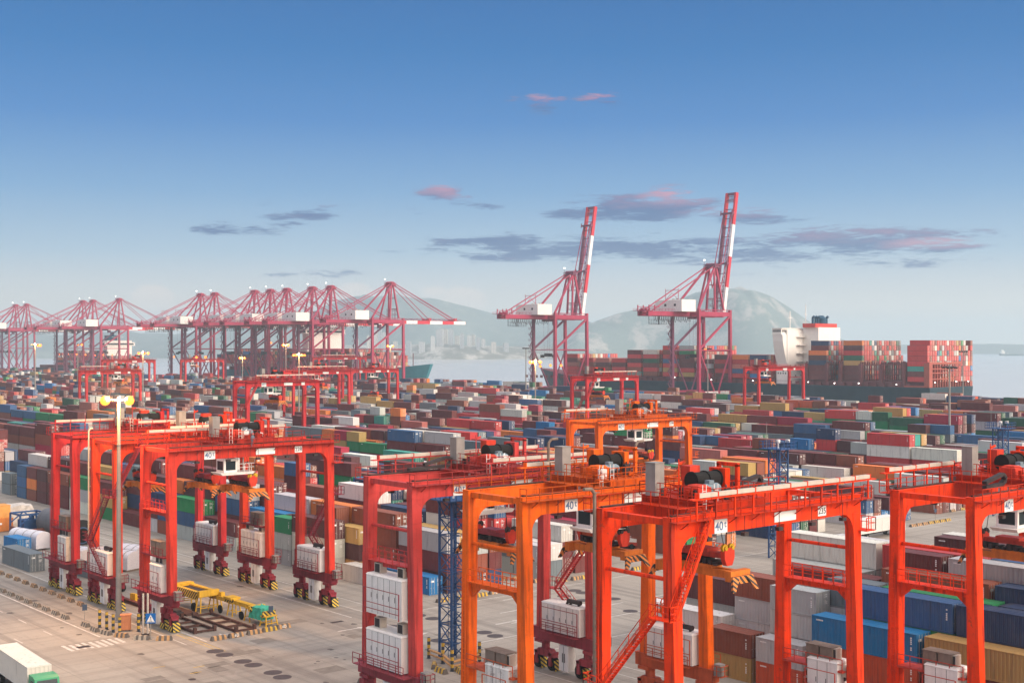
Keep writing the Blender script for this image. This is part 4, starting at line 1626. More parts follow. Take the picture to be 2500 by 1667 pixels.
    for s in (-1, 1):
        for q in (-.42, .42):
            m.tube((tx + q, s * 2.75 - .26, sp + 2.38), (tx + q, s * 2.75 + .26, sp + 2.38), .18, 14)
            m.tube((tx + q, s * 2.75 - .12, sp + 2.38), (tx + q, s * 2.75 + .12, sp + 2.38), .33, 14)
    m.build('rope_sheave', SHEAVE if seed in (12, 3, 11) else DARK, hb)
    m = MB()
    for i in range(8):
        yy = -2.2 + i * .62
        m.box(tx - .75 + .1 * (i % 3), tx + .55 + .08 * (i % 2), yy, yy + .4, sp + .92, sp + 1.1 + .14 * (i % 4))
    m.build('hydraulic_unit', DARK, Sx)
    m = MB()
    for s in (-1, 1):
        for q in (-.75, .75):
            m.tube((tx + q * .6, s * 2.75, sp + 2.5), (tx + q * 1.3, s * 2.3, zt + .3), .035, 5)
    m.build('hoist_rope', DARK, Sx)
    for (px_, py_, z0_, z1_, r_, elbow) in pipes:
        m = MB()
        m.tube((px_, py_, z0_), (px_, py_, z1_), r_, 10)
        m.tube((px_, py_, z1_ - .05), (px_ + elbow * .35, py_, z1_ + .32), r_, 10)
        m.tube((px_ + elbow * .33, py_, z1_ + .32), (px_ + elbow * 1.2, py_, z1_ + .36), r_, 10)
        z = z0_ + 1.0
        while z < z1_:
            m.tube((px_, py_, z - .06), (px_, py_, z + .06), r_ + .03, 10)
            m.bar((px_, py_, z), (px_ + (.6 if px_ < 2 else -.6), py_, z), .07)
            z += 2.7
        m.build('cable_pipe', BROWNGREY if r_ > .12 else PALE, R)
    # ---- signs on the near girder
    yf = -hw - .47

    def board(name, x, w, h, z):
        b = MB()
        b.box(x - w / 2, x + w / 2, yf - .03, yf, z - h / 2, z + h / 2)
        return b.build(name, SIGNW, R)
    if cap:
        o = board('capacity_sign', 5.2, 1.55, 1.1, gz + .55)
        text('40', .98, INK, o, (4.98, yf - .035, gz + .52))
        text('t', .8, INK, o, (5.72, yf - .035, gz + .66))
    board('blank_sign', span * .565, 2.9, .82, gz + .62)
    o = board('number_sign', span * .78, 1.15, .85, gz + .62)
    if num:
        text(num, .72, INKD, o, (span * .78, yf - .035, gz + .60))
    return R


RED_A, RED_B, RED_C = (0.50, 0.026, 0.028), (0.62, 0.042, 0.010), (0.54, 0.034, 0.018)
CORAL, ORNG, VERM = (0.54, 0.055, 0.048), (0.80, 0.120, 0.004), (0.80, 0.045, 0.004)
CRIM = (0.22, 0.022, 0.035)
gantry('bright red gantry crane standing beside the huge black cable drum', 73, 188.0, RED_A, CRIM, tx=12.5, sp=14.5, num=None, tray=((1, .5, 14.5), (-1, 9, 23)), left=('house', 'boxes'), plats=(), seed=1, chain=None, cap='40t', cab=False)
gantry('red gantry crane with dark zigzag stairs, directly behind the tall lamp mast', 73, 173.0, RED_B, CRIM, tx=15.5, sp=15.4, num=None, tray=((-1, 7, 22), (1, 12, 23.5)), left=('engine',), right=('house_low', 'boxes'), stairs=('left',), seed=2, cab=False, pipes=((-.85, 4.1, 4.7, 24.4, .11, .5),))
gantry('red gantry crane numbered 228 on its girder, worker standing on its trolley', 73, 156.3, RED_C, CRIM, tx=12.3, sp=16.6, num='228', tray=((1, 1, 22),), left=('house', 'boxes'), right=('engine',), stairs=('right',), plats=('left',), seed=3)
gantry('coral red gantry crane with two white electrical houses stacked between its legs', 73, 103.5, CORAL, (0.30, 0.045, 0.06), tx=13.2, sp=15.0, num=None, tray=((1, 2, 24), (-1, 8.5, 24)), left=('house_low', 'house_high'), right=('engine',), stairs=('right',), plats=('left',), seed=14, chain=(4, 9.0))
gantry('orange gantry crane between the coral and vermilion ones, number 240 on its girder', 73, 87.3, ORNG, (0.50, 0.09, 0.03), tx=13.4, sp=16.6, num='240', tray=((1, 8, 23.5),), left=('house', 'boxes_low'), right=('engine',), stairs=('right',), plats=('left',), seed=13, base_dark=True, pipes=((23.0, 4.9, 20, 26.2, .14, 1), (11.0, 5.2, 22.8, 27.0, .14, 1)))
gantry('vermilion gantry crane numbered 235 with wide zigzag stairs and hanging orange spreader', 73, 70.0, VERM, (0.46, 0.05, 0.03), tx=7.8, sp=17.7, num='235', tray=((-1, 1.2, 24.0),), left=('engine',), right=('house', 'boxes_low'), stairs=('left',), plats=('right',), seed=12, chain=(12, 18.5), cab=False, pipes=((-.75, 4.0, 4.7, 24.6, .15, -1),), wear=1)
gantry('vermilion gantry crane with rust streaked girders, farthest right of all', 102.7, 61.7, VERM, (0.46, 0.05, 0.03), tx=13.5, sp=16.0, num=None, tray=((1, .6, 12),), left=('house', 'boxes_low'), right=('engine',), plats=('left',), seed=15, chain=(4, 7), wear=1)
gantry('orange gantry crane alone in the middle of the yard with heart-shaped red headblock', 158.9, 165.4, ORNG, (0.45, 0.08, 0.04), tx=14.5, sp=14.6, num='239', tray=((1, .2, 11),), left=('house', 'boxes'), right=('engine',), stairs=('right',), plats=('left',), seed=11, zt=23.0)
FAR_R = (0.50, 0.028, 0.034)
FAR_K = (0.36, 0.03, 0.04)


def far_gantry(label, px_l, py, d, span, zt, tx, sp, **k):
    X, Y = at_depth(px_l, d)
    gantry(label, X, Y + 3.75, FAR_R, FAR_K, span=span, zt=zt, tx=tx, sp=sp, lod=1, seed=30 + int(px_l) % 9, **k)


far_gantry('red gantry crane with raised bright orange spreader, left of the centre mast', 604, 931, 372, 23.8, 26.2, 11.5, 19.5, tray=((-1, 2, 22),), stairs=('left',))
far_gantry('red gantry crane low behind the lamp mast glow, left side of the yard', 211, 905, 550, 24.5, 25.9, 17.0, 20.0, tray=((1, 1, 20),))
far_gantry('far red gantry crane half hidden behind the one near the left lamp', 262, 878, 760, 30.0, 28.2, 20.0, 22.0, cab=False)
far_gantry('small far red gantry crane standing alone before the quay cranes', 453, 878, 900, 29.5, 26.9, 9.0, 22.0)
far_gantry('far red gantry crane with long top rail, nearest of the bunch left of the bow', 716, 912, 520, 27.0, 26.4, 15.0, 19.0, tray=((-1, 1, 25),))
far_gantry('far red gantry crane with red spreader held low, right end of the bunch', 858, 907, 610, 27.0, 25.3, 16.0, 12.0, stairs=('right',))
far_gantry('farthest red gantry crane of the bunch below the teal ship bow', 778, 872, 900, 40.0, 28.6, 22.0, 20.0, tray=((-1, 2, 30),))
far_gantry('red gantry crane with glowing orange spreader in front of the ship', 1433, 922, 440, 24.8, 25.9, 9.0, 18.5, tray=((-1, 2, 23),), stairs=('left',))
far_gantry('red gantry crane right in front of the ship deckhouse', 1852, 897, 540, 31.0, 27.6, 9.0, 20.5)


# ================================================================== ship-to-shore quay cranes
QRED = (0.36, 0.045, 0.090)
QP = paint('quay_crane_paint', QRED, 0.5, 0.12, 0.3, 0.25)
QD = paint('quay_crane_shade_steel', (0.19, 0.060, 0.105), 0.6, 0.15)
BANDR = paint('boom_red', (0.52, 0.04, 0.06), 0.5)
BANDW = paint('boom_white', (0.74, 0.72, 0.70), 0.5)
QS = link('tmp', None)
bpy.data.objects.remove(QS)


def quay_crane(label, X, Y, up, sign=None, seed=0):
    G, s, zg, za = 31.0, 21.0, 58.0, 87.0
    R = thing('quay_crane', label, 'quay crane', (X, Y, 0), QROT, 'ship-to-shore cranes along the quay')
    hs = s / 2
    for x in (0.0, G):
        for y in (-hs, hs):
            m = MB()
            t = 0.6 if x == G else 0.0
            m.frus((x - 1.0 + t, x + 1.0 + t, y - .95, y + .95), 3.0, (x - .85, x + .85, y - .85, y + .85), zg + 1.2)
            m.frus((x - 1.5 + t, x + 1.5 + t, y - 1.0, y + 1.0), 3.001, (x - .99 + t, x + .99 + t, y - .96, y + .96), 9.0)
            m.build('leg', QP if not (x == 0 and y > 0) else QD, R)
            m = MB()
            for i in range(4):
                yy = y - 4.2 + i * 2.8
                m.tube((x - .35 + t, yy, .55), (x + .35 + t, yy, .55), .5, 10)
            m.box(x - .8 + t, x + .8 + t, y - 5.2, y + 5.2, 1.1, 2.2)
            m.box(x - .9 + t, x + .9 + t, y - 2.4, y + 2.4, 2.21, 2.99)
            m.build('bogie', QD, R)
    for y in (-hs, hs):
        m = MB()
        m.box(1.0, G - .4, y - .9, y + .9, 5.6, 8.8)
        m.prism(fillet(1.0, 5.6, 1, 2.2), 'y', y - .85, y + .85)
        m.prism(fillet(G - .4, 5.6, -1, 2.2), 'y', y - .85, y + .85)
        m.build('sill_beam', QP, R)
        m = MB()
        m.bar((.8, y, 34), (G - .3, y, 34), .7)
        m.bar((.8, y, 35), (G - .5, y, zg - 3.0), 1.15)
        m.bar((.8, y, 33), (G * .48, y, 8.9), .75)
        m.bar((G - .3, y, 33), (G * .62, y, 8.9), .75)
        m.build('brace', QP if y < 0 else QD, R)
        m = MB()
        m.box(.86, G - .86, y - .7, y + .7, zg - 3.0, zg - .2)
        m.bar((.5, y, zg + 1.0), (G - .5, y, zg + 1.0), .35)
        m.rail((1, y, zg - .2), (G - 1, y, zg - .2), 1.2, 4, .12)
        m.build('portal_beam', QP, R)
    for x in (0.0, G):
        m = MB()
        m.box(x - .8, x + .8, -hs + .86, hs - .86, zg - 2.6, zg - .3)
        if x == G:
            m.box(x - .6, x + .6, -hs + 1.0, hs - 1.0, 33.2, 34.4)
        m.build('cross_beam', QP, R)
    # girder over the land side
    m = MB()
    for y in (-3.6, 3.6):
        m.box(-40, G + 2, y - .7, y + .7, zg - 3.4, zg - .5)
    for x in range(-38, 32, 5):
        m.box(x - .2, x + .2, -2.9, 2.9, zg - 2.0, zg - 1.4)
    m.box(-43, -37, -5, 5, zg - .49, zg - .3)
    m.rail((-43, -5, zg - .3), (-16, -5, zg - .3), 1.3, 3, .12)
    m.rail((-43, 5, zg - .3), (-16, 5, zg - .3), 1.3, 3, .12)
    for y in (-4.4, 4.4):
        m.bar((-39.5, y, zg - .3), (-39.5, y, zg + 3.2), .5)
        m.bar((-34.5, y, zg - .3), (-34.5, y, zg + 3.2), .5)
        m.bar((-39.5, y, zg + 2.2), (-30, y, zg + 2.0), .35)
    for i in range(12):
        m.box(-42 + i * .6, -41.6 + i * .6, -3 + (i % 4) * 1.6, -2 + (i % 4) * 1.6, zg - .29, zg + .4 + (i % 3) * .5)
    m.build('girder', QP, R)
    m = MB()
    m.box(-16.5, -3.2, -10.5, 10.5, zg - .45, zg + 6.4)
    m.frus((-16.6, -3.1, -10.6, 10.6), zg + 6.401, (-16.4, -3.3, -10.4, 10.4), zg + 6.7)
    H = m.build('machinery_house', WHITE, R)
    m = MB()
    for y in (-6, 1.5):
        m.box(-16.53, -16.48, y, y + 1.6, zg + 2.8, zg + 4.2)
    m.build('window', DARK, H)
    m = MB()
    for y in (-5, -1, 2):
        m.box(-9, -7.8, y, y + 1.2, zg + 6.71, zg + 7.6)
        m.build('roof_vent', GREY, H)
        m = MB()
    # festoon loops and maintenance cage under the girder
    m = MB()
    for i in range(20):
        x = -36 + i * 1.75
        pts = [(x, zg - 3.5), (x + .25, zg - 5.6 - (i % 3) * .5), (x + .8, zg - 6.1 - (i % 3) * .5), (x + 1.4, zg - 5.4), (x + 1.6, zg - 3.5)]
        for a, b in zip(pts, pts[1:]):
            m.bar((a[0], -5.2, a[1]), (b[0], -5.2, b[1]), .17)
    m.bar((-38, -5.2, zg - 3.4), (10, -5.2, zg - 3.4), .3)
    m.build('festoon_cable', DARK, R)
    m = MB()
    for x in (-31, -22):
        for y in (-5, 3):
            m.bar((x, y, zg - 8.2), (x, y, zg - 3.4), .25)
    for z in (zg - 8.2, zg - 6.6):
        m.rail((-31, -5, z), (-22, -5, z), 1.2, 2, .12)
        m.rail((-31, 3, z), (-22, 3, z), 1.2, 2, .12)
    m.box(-31, -22, -5, 3, zg - 8.35, zg - 8.2)
    m.build('maintenance_cage', DARK, R)
    # stair tower up the far land leg
    m = MB()
    for i in range(13):
        z = 5 + i * 3.9
        m.box(-3.4, -1.05, hs - 1.4, hs + 1.4, z, z + .18)
        m.rail((-3.4, hs - 1.4, z + .18), (-3.4, hs + 1.4, z + .18), 1.1, 1.4, .12)
        a = 1 if i % 2 else -1
        if i < 12:
            m.bar((-2.4, hs - 1.1 * a, z + .2), (-2.4, hs + 1.1 * a, z + 3.9), .8, .15)
    m.build('stairs', QD, R)
    # apex frame
    ax = G - 5.0
    m = MB()
    for y in (-1, 1):
        m.bar((G - 1.5, y * 6.8, zg + 1.1), (ax + .9, y * 2.6, za - 1), 1.1)
        m.bar((G - 10.5, y * 6.8, zg + .0), (ax - .6, y * 2.6, za - 1), 1.0)
        m.bar((.3, y * (hs - .5), zg + 1.2), (ax - 1.2, y * 3.2, za - .8), 1.15)
    for f in (.3, .6):
        z = zg + (za - zg) * f
        w = 6.8 + (2.6 - 6.8) * f
        m.bar((G - 1.5 + (ax + .9 - G + 1.5) * f, -w, z), (G - 1.5 + (ax + .9 - G + 1.5) * f, w, z), .5)
    m.build('apex_frame', QP, R)
    m = MB()
    m.box(ax - 2.6, ax + 2.6, -4.6, 4.6, za - 1.0, za - .3)
    m.box(ax - 1.6, ax + 1.6, -3.8, 3.8, za - .29, za + 1.2)
    for y in (-3, -1, 1, 3):
        m.tube((ax - .8, y - .3, za + 1.2), (ax - .8, y + .3, za + 1.2), .8, 10)
        m.tube((ax + .9, y - .3, za + 1.0), (ax + .9, y + .3, za + 1.0), .8, 10)
    m.rail((ax - 2.6, -4.6, za - .3), (ax + 2.6, -4.6, za - .3), 1.4, 1.3, .14)
    m.rail((ax - 2.6, 4.6, za - .3), (ax + 2.6, 4.6, za - .3), 1.4, 1.3, .14)
    m.rail((ax - 2.6, -4.6, za - .3), (ax - 2.6, 4.6, za - .3), 1.4, 1.3, .14)
    m.bar((ax - 2.4, 3.8, za), (ax - 2.4, 3.8, za + 3.6), .14)
    m.build('apex_platform', QD if up else QP, R)
    m = MB()
    for y in (-1, 1):
        m.bar((ax - 1.5, y * 3.0, za - .2), (-36, y * 3.6, zg - .3), .55)
    m.bar((-13, -5, zg + 6.7), (-13, -5, zg + 13.5), .28)
    m.bar((-13, 5, zg + 6.7), (-13, 5, zg + 13.5), .28)
    m.bar((-13, -5, zg + 12.6), (-13, 5, zg + 12.6), .28)
    m.bar((-13, -5, zg + 6.8), (-13, 0, zg + 11), .2)
    m.bar((-13, 5, zg + 6.8), (-13, 0, zg + 11), .2)
    m.build('backstay', QP, R)
    # boom
    BL = 80.0 if up else 70.0
    hinge = Vector((G + 2.5, 0, zg - 1.9))
    ang = radians(80) if up else 0.0
    u = Vector((cos(ang), 0, sin(ang)))
    v = Vector((-sin(ang), 0, cos(ang)))

    def bp(a, y, h):
        return hinge + u * a + Vector((0, y, 0)) + v * h
    m = MB()
    bands = [0, 6, 17.5, 31, 44.5, 57, BL] if not up else [0, 18, 38, 59, BL]
    for y in (-3.6, 3.6):
        for i, (a, b) in enumerate(zip(bands, bands[1:])):
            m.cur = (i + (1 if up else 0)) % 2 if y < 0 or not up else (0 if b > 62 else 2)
            m.bar(bp(a, y, 0), bp(b, y, 0), 1.3, 2.6)
    B = m.build('boom', [BANDR, BANDW, QD], R)
    m = MB()
    for a in range(3, int(BL) - 1, 6):
        m.bar(bp(a, -3, .6), bp(a, 3, .6), .45)
    for y in (-2.5, 2.5):
        for a in range(2, 64, 6):
            m.bar(bp(a, y, 1.5), bp(a + 3, y, 3.0), .25)
            m.bar(bp(a + 3, y, 3.0), bp(a + 6, y, 1.5), .25)
        m.bar(bp(2, y, 1.5), bp(66, y, 1.5), .3)
        m.bar(bp(5, y, 3.0), bp(64, y, 3.0), .22)
    m.build('boom_truss', QD, B)
    m = MB()
    for a in ((30.5, 58.5) if not up else (33.0, 66.0)):
        m.bar(bp(a, -4.6, 2.2), bp(a, 4.6, 2.2), 1.8, 1.2)
        m.bar(bp(a - 1.5, -4.6, 3.4), bp(a + 1.5, -4.6, 3.4), .5)
        m.bar(bp(a - 1.5, 4.6, 3.4), bp(a + 1.5, 4.6, 3.4), .5)
        for k in range(6):
            m.bar(bp(a - 2 + k * .8, -3.6, 1.3), bp(a - 2 + k * .8, -3.6, 2.6 + (k % 3) * .7), .3)
    m.bar(bp(BL - .6, -4.2, 0), bp(BL - .6, 4.2, 0), 1.6, 1.6)
    m.build('boom_bracket', BANDR if not up else QD, B)
    m = MB()
    for k in range(7):
        m.bar(bp(BL - 6.5, -3.0 + k, .3), bp(BL, -3.0 + k, .3), .25)
    for k in range(4):
        m.bar(bp(BL - 6 + k * 1.8, -3.4, .4), bp(BL - 6 + k * 1.8, 3.4, .4), .25)
    m.build('boom_tip_cage', QD, B)
    m = MB()
    apx = Vector((ax + 1.5, 0, za))
    for y in (-3, 3):
        if up:
            for a in (33, 66):
                mid = bp(a * .5, y * 1.1, 5.5)
                m.bar(apx + Vector((0, y, 0)), mid, .38)
                m.bar(mid, bp(a, y, 2.6), .38)
        else:
            m.bar(apx + Vector((0, y * .9, 0)), bp(30.5, y * 1.1, 2.4), .4)
            m.bar(apx + Vector((0, y * .9, .8)), bp(59, y * 1.1, 2.6), .42)
            m.bar(apx + Vector((0, y * .6, 1.0)), bp(57.5, y * .9, 2.6), .3)
    m.build('forestay', QP, R)
    # trolley, cab and hanging headblock
    tx = 9.0 if seed % 2 else 4.0
    m = MB()
    m.box(tx - 3, tx + 3, -3.2, 3.2, zg - 4.6, zg - 3.5)
    m.box(tx + 3.2, tx + 6, -2.9, -.6, zg - 7.0, zg - 4.0)
    m.build('trolley', QD, R)
    m = MB()
    for q in (-1.5, 1.5):
        m.bar((tx + q, -2.5, 32), (tx + q * 1.4, -2.5, zg - 4.6), .09)
        m.bar((tx + q, 2.5, 32), (tx + q * 1.4, 2.5, zg - 4.6), .09)
    m.build('hoist_rope', QD, R)
    m = MB()
    m.box(tx - 1.2, tx + 1.2, -6, 6, 29.4, 30.4)
    m.box(tx - 1.0, tx + 1.0, -3, 3, 30.41, 31.6)
    m.box(tx - 1.6, tx + 1.6, -6.2, -5.4, 28.6, 30.6)
    m.box(tx - 1.6, tx + 1.6, 5.4, 6.2, 28.6, 30.6)
    m.build('spreader', DARK, R)
    # ladders cage at the boom foot
    m = MB()
    for x in (G - 8, G - 2.5):
        for z in (zg + .1, zg + 3.6, zg + 7.2):
            m.rail((x - 1.6, -4.5, z), (x + 1.6, -4.5, z), 1.2, 1.6, .14)
            m.rail((x - 1.6, -1.5, z), (x + 1.6, -1.5, z), 1.2, 1.6, .14)
            m.box(x - 1.6, x + 1.6, -4.5, -1.5, z - .15, z)
        for q in (-1.6, 1.6):
            m.bar((x + q, -4.5, zg - .3), (x + q, -4.5, zg + 8.6), .2)
            m.bar((x + q, -1.5, zg - .3), (x + q, -1.5, zg + 8.6), .2)
    m.build('access_tower', QD, R)
    if sign:
        yf = -hs - .93
        for (x, w, t) in ((9.0, 8.0, None), (15.6, 4.4, sign[0]), (22.4, 4.4, sign[1]), (27.0, 4.0, None)):
            b = MB()
            b.box(x - w / 2, x + w / 2, yf - .05, yf, 5.9, 8.5)
            o = b.build('sign_board', SIGNW, R)
            if t:
                text(t, 2.3, INKD, o, (x, yf - .06, 7.15))
    m = MB()
    for (x, y, z) in ((ax - 2.4, 3.8, za + 3.7),):
        m.box(x - .3, x + .3, y - .3, y + .3, z, z + .5)
    m.build('beacon', LAMPW, R)
    return R


def land_x(Y):
    return 586.0 - 0.046 * (Y - 512.0)


quay_crane('quay crane with raised red and white boom, before the big mountain', 592, 526, True, ('815', '551'), 1)
quay_crane('quay crane with raised red and white boom, rising just behind the brightest lamp', land_x(644) + 1, 644, True, ('813', '551'), 2)
APX = [952, 808, 763, 701, 660, 622, 524, 490, 291, 227, 202, 65, 38]
WHO = ['nearest lowered quay crane, red and white boom reaching over open water', 'lowered quay crane second from the open water', 'lowered quay crane third from the open water', 'lowered quay crane fourth from the open water', 'lowered quay crane fifth from the open water, middle of the long row',
       'lowered quay crane sixth from the open water', 'hazy quay crane seventh from the open water, right of a close pair', 'hazy quay crane eighth from the open water, left of a close pair', 'hazy quay crane with clear sky on both sides of its peak', 'hazy quay crane just left of the lone peak', 'hazy quay crane two left of the lone peak',
       'faint quay crane second from the left edge', 'faintest quay crane, at the left edge of the row']
for i, px in enumerate(APX):
    # apex stands near x = land + 26
    best = None
    for Y in np.arange(700, 2300, 1.0):
        X = land_x(Y)
        p = pix(X + 26, Y + 1.2, 88)[0]
        if best is None or abs(p - px) < best[0]:
            best = (abs(p - px), X, Y)
    quay_crane(WHO[i], best[1], best[2], False, None, i + 3)


# ================================================================== ships
def hull_mesh(L, B, D, bowD, low_split, bow_len=70, stern_in=0.0):
    """Hull in local axes: x across (0 = quay side), y from stern to bow, z from the water."""
    m = MB()
    st = []
    n = 26
    for i in range(n + 1):
        y = L * i / n
        t = max(0.0, (y - (L - bow_len)) / bow_len)
        hb = B / 2 * (1 - t ** 2.2 * 0.93)
        wl = B / 2 * (1 - min(1, t * 1.15) ** 1.6 * 0.985)
        if y < 30:
            wl *= 0.80 + 0.2 * y / 30
        dk = D + (bowD - D) * max(0.0, (t - .15) / .85) ** 1.0
        yo = 13.0 * t ** 3
        st.append((y, hb, wl, dk, yo))
    vs = []
    for (y, hb, wl, dk, yo) in st:
        zs = low_split
        mid = wl + (hb - wl) * min(1, (zs + 4) / (dk + 4))
        vs += [(B / 2 - wl, y, -5), (B / 2 - mid, y + yo * zs / dk, zs), (B / 2 - hb, y + yo, dk), (B / 2 + hb, y + yo, dk), (B / 2 + mid, y + yo * zs / dk, zs), (B / 2 + wl, y, -5)]
    base = len(m.v)
    m.v += vs
    for i in range(n):
        a, b = base + i * 6, base + (i + 1) * 6
        for j, mi in ((0, 0), (1, 1), (2, 2), (3, 1), (4, 0)):
            m.f.append((a + j, b + j, b + j + 1, a + j + 1))
            m.mi.append(mi)
    for q, mi in (((0, 1, 4, 5), 0), ((1, 2, 3, 4), 1)):
        m.f.append(tuple(base + k for k in q))
        m.mi.append(mi)
        m.f.append(tuple(base + n * 6 + k for k in q[::-1]))
        m.mi.append(mi)
    return m


HULLN = paint('hull_blue_black', (0.022, 0.045, 0.060), 0.45, 0.15, 0.2, 0.2)
HULLG = paint('hull_upper_blue', (0.028, 0.055, 0.072), 0.5, 0.15, 0.2)
DECKR = paint('deck_maroon', (0.16, 0.055, 0.06), 0.7, 0.15, 0.3, 0.2)
SALM = paint('stern_salmon', (0.36, 0.10, 0.075), 0.6, 0.1, 0.3, 0.2)
TEALH = paint('hull_teal', (0.045, 0.20, 0.24), 0.5, 0.1, 0.2, 0.15)
SHIPW = paint('ship_white', (0.78, 0.74, 0.68), 0.5, 0.04, 0.3, 0.08)
FUNB = paint('funnel_blue', (0.02, 0.07, 0.12), 0.5)
FUNR = paint('funnel_red', (0.5, 0.06, 0.05), 0.5)

SH = thing('container_ship', 'big dark hulled container ship with white deckhouse and salmon stern, moored at right', 'ship', (quay_face(381) + 1.0, 381, -4), QROT)
hull_mesh(316, 50, 17.6, 24, 17.0, 60).build('hull', [HULLN, HULLG, DECKR], SH)
m = MB()
for x in (0.3, 46.7):
    m.box(x, x + 3, .2, 1.6, 17.65, 30.4)
m.box(.3, 49.7, .2, 1.6, 30.41, 31.6)
for z in (21.9, 25.3, 27.6):
    m.box(3.31, 46.69, .3, 1.5, z, z + .55)
for i in range(15):
    x = 3.6 + i * 2.93
    m.box(x, x + .55, .35, 1.45, 17.65, 30.40)
m.box(0.0, 1.2, 1.61, 15.5, 17.65, 18.5)
m.box(.2, 2.2, 1.61, 3.4, 18.51, 31.0)
m.build('stern_frame', SALM, SH)
m = MB()
m.box(3.4, 46.6, 2.0, 2.3, 17.7, 30.3)
m.build('recess_shade_panel', DARK, SH)  # dark panel stands in for the shade behind the stern openings
for i, y in enumerate((15.4, 29.6, 43.0, 56.2, 65.4, 79.2)):
    m = MB()
    for k in range(21):
        x = .6 + k * 2.42
        m.box(x, x + .35, y, y + .9, 17.65, 30.6 + (k % 3) * .5)
        m.box(x + .6, x + .75, y, y + .9, 30.0, 31.5)
    for z in (21.0, 24.0, 27.2, 29.6):
        m.box(.5, 49.5, y - .15, y + 1.05, z, z + .3)
    m.box(.2, 1.8, y - .4, y + 1.3, 17.65, 30.2)
    m.build('lashing_bridge', DECKR, SH)
m = MB()
for k in range(60):
    y = 12 + k * 5.2
    if not (94 < y < 108):
        m.box(.1, .6, y, y + 2.4, 17.65, 19.6)
m.box(.05, .2, 2, 290, 19.61, 19.75)
m.build('deck_rail', DECKR, SH)
m = MB()
m.box(2.3, 47.7, 3.6, 83, 17.66, 20.4)
m.box(2.3, 47.7, 104, 262, 17.66, 20.4)
m.build('hatch_cover', DECKR, SH)
# deckhouse
m = MB()
m.box(3.5, 46.5, 95, 103, 17.65, 50.5)
m.box(20, 44, 84, 94.9, 17.65, 52.0)
DH = m.build('deckhouse', SHIPW, SH)
m = MB()
m.box(-1.2, 51.2, 96.0, 103.2, 47.51, 48.0)
m.box(-.8, 50.8, 96.5, 103, 48.01, 51.0)
m.box(-1.2, 51.2, 96.0, 103.2, 51.01, 51.5)
m.prism([(3.48, 30), (3.48, 47.5), (-1.0, 47.5), (-.6, 43.5), (.6, 38.5), (2.2, 33.5)], 'y', 95.5, 102.8)
m.prism([(46.52, 30), (49.4, 38.5), (51, 47.5), (46.52, 47.5)], 'y', 95.5, 102.8)
m.build('bridge', SHIPW, DH)
m = MB()
for i in range(18):
    m.box(-.83, -.79, 96.7 + i * .34, 96.9 + i * .34, 49.0, 50.4)
for i in range(24):
    x = .2 + i * 2.1
    m.box(x, x + 1.5, 96.46, 96.52, 49.0, 50.4)
for z in (22, 28):
    for i in range(6):
        x = 6 + i * 5.6
        m.box(x, x + .9, 94.96, 95.02, z, z + 1.1)
for i in range(4):
    m.box(3.46, 3.52, 96 + i * 1.8, 96.7 + i * 1.8, 23.6, 24.6)
m.build('window', GLASS, DH)
m = MB()
for z in (21, 26, 31, 36, 41, 46):
    m.box(13, 19.9, 92.6, 94.98, z, z + .25)
    m.rail((13, 92.7, z + .25), (19.9, 92.7, z + .25), 1.1, 2, .12)
m.build('side_balcony', SHIPW, DH)
m = MB()
m.box(18.0, 42.0, 85, 94, 52.01, 54.4)
m.build('funnel_band', FUNR, DH)
m = MB()
m.tube((31, 89, 54.41), (31, 89, 57.6), 3.0, 18)
m.tube((31, 89, 57.6), (31, 89, 59.4), 3.0, 18, 1.2)
for x in (21.5, 24.5, 27.2, 36.5):
    m.tube((x, 89, 54.41), (x, 89, 58.0), .75, 10)
    m.tube((x, 89, 58.0), (x, 87.8, 58.8), .75, 10)
m.build('funnel', FUNB, DH)
m = MB()
m.bar((12, 99, 51.2), (12, 99, 62), .35)
m.bar((10, 99, 58), (14, 99, 58), .3)
m.bar((20, 93, 51.2), (20, 93, 66), .3)
m.bar((18.5, 93, 60), (21.5, 93, 60), .25)
m.bar((30, 101, 51.2), (30, 101, 56), .3)
m.build('radar_mast', SHIPW, DH)
m = MB()
for (x, y, z) in ((-.1, 20, 18.8), (-.1, 44, 19), (-.1, 60, 18.7), (-.1, 78, 19), (-.1, 92, 20), (6, -.2, 20.2), (30, -.2, 20.3), (44, -.2, 20.2), (-.1, 118, 19), (-.1, 150, 19), (-.1, 180, 20), (-.1, 222, 19), (-.1, 262, 19)):
    m.box(x - .2, x + .2, y - .2, y + .2, z, z + .4)
m.build('deck_light', LAMPW, SH)

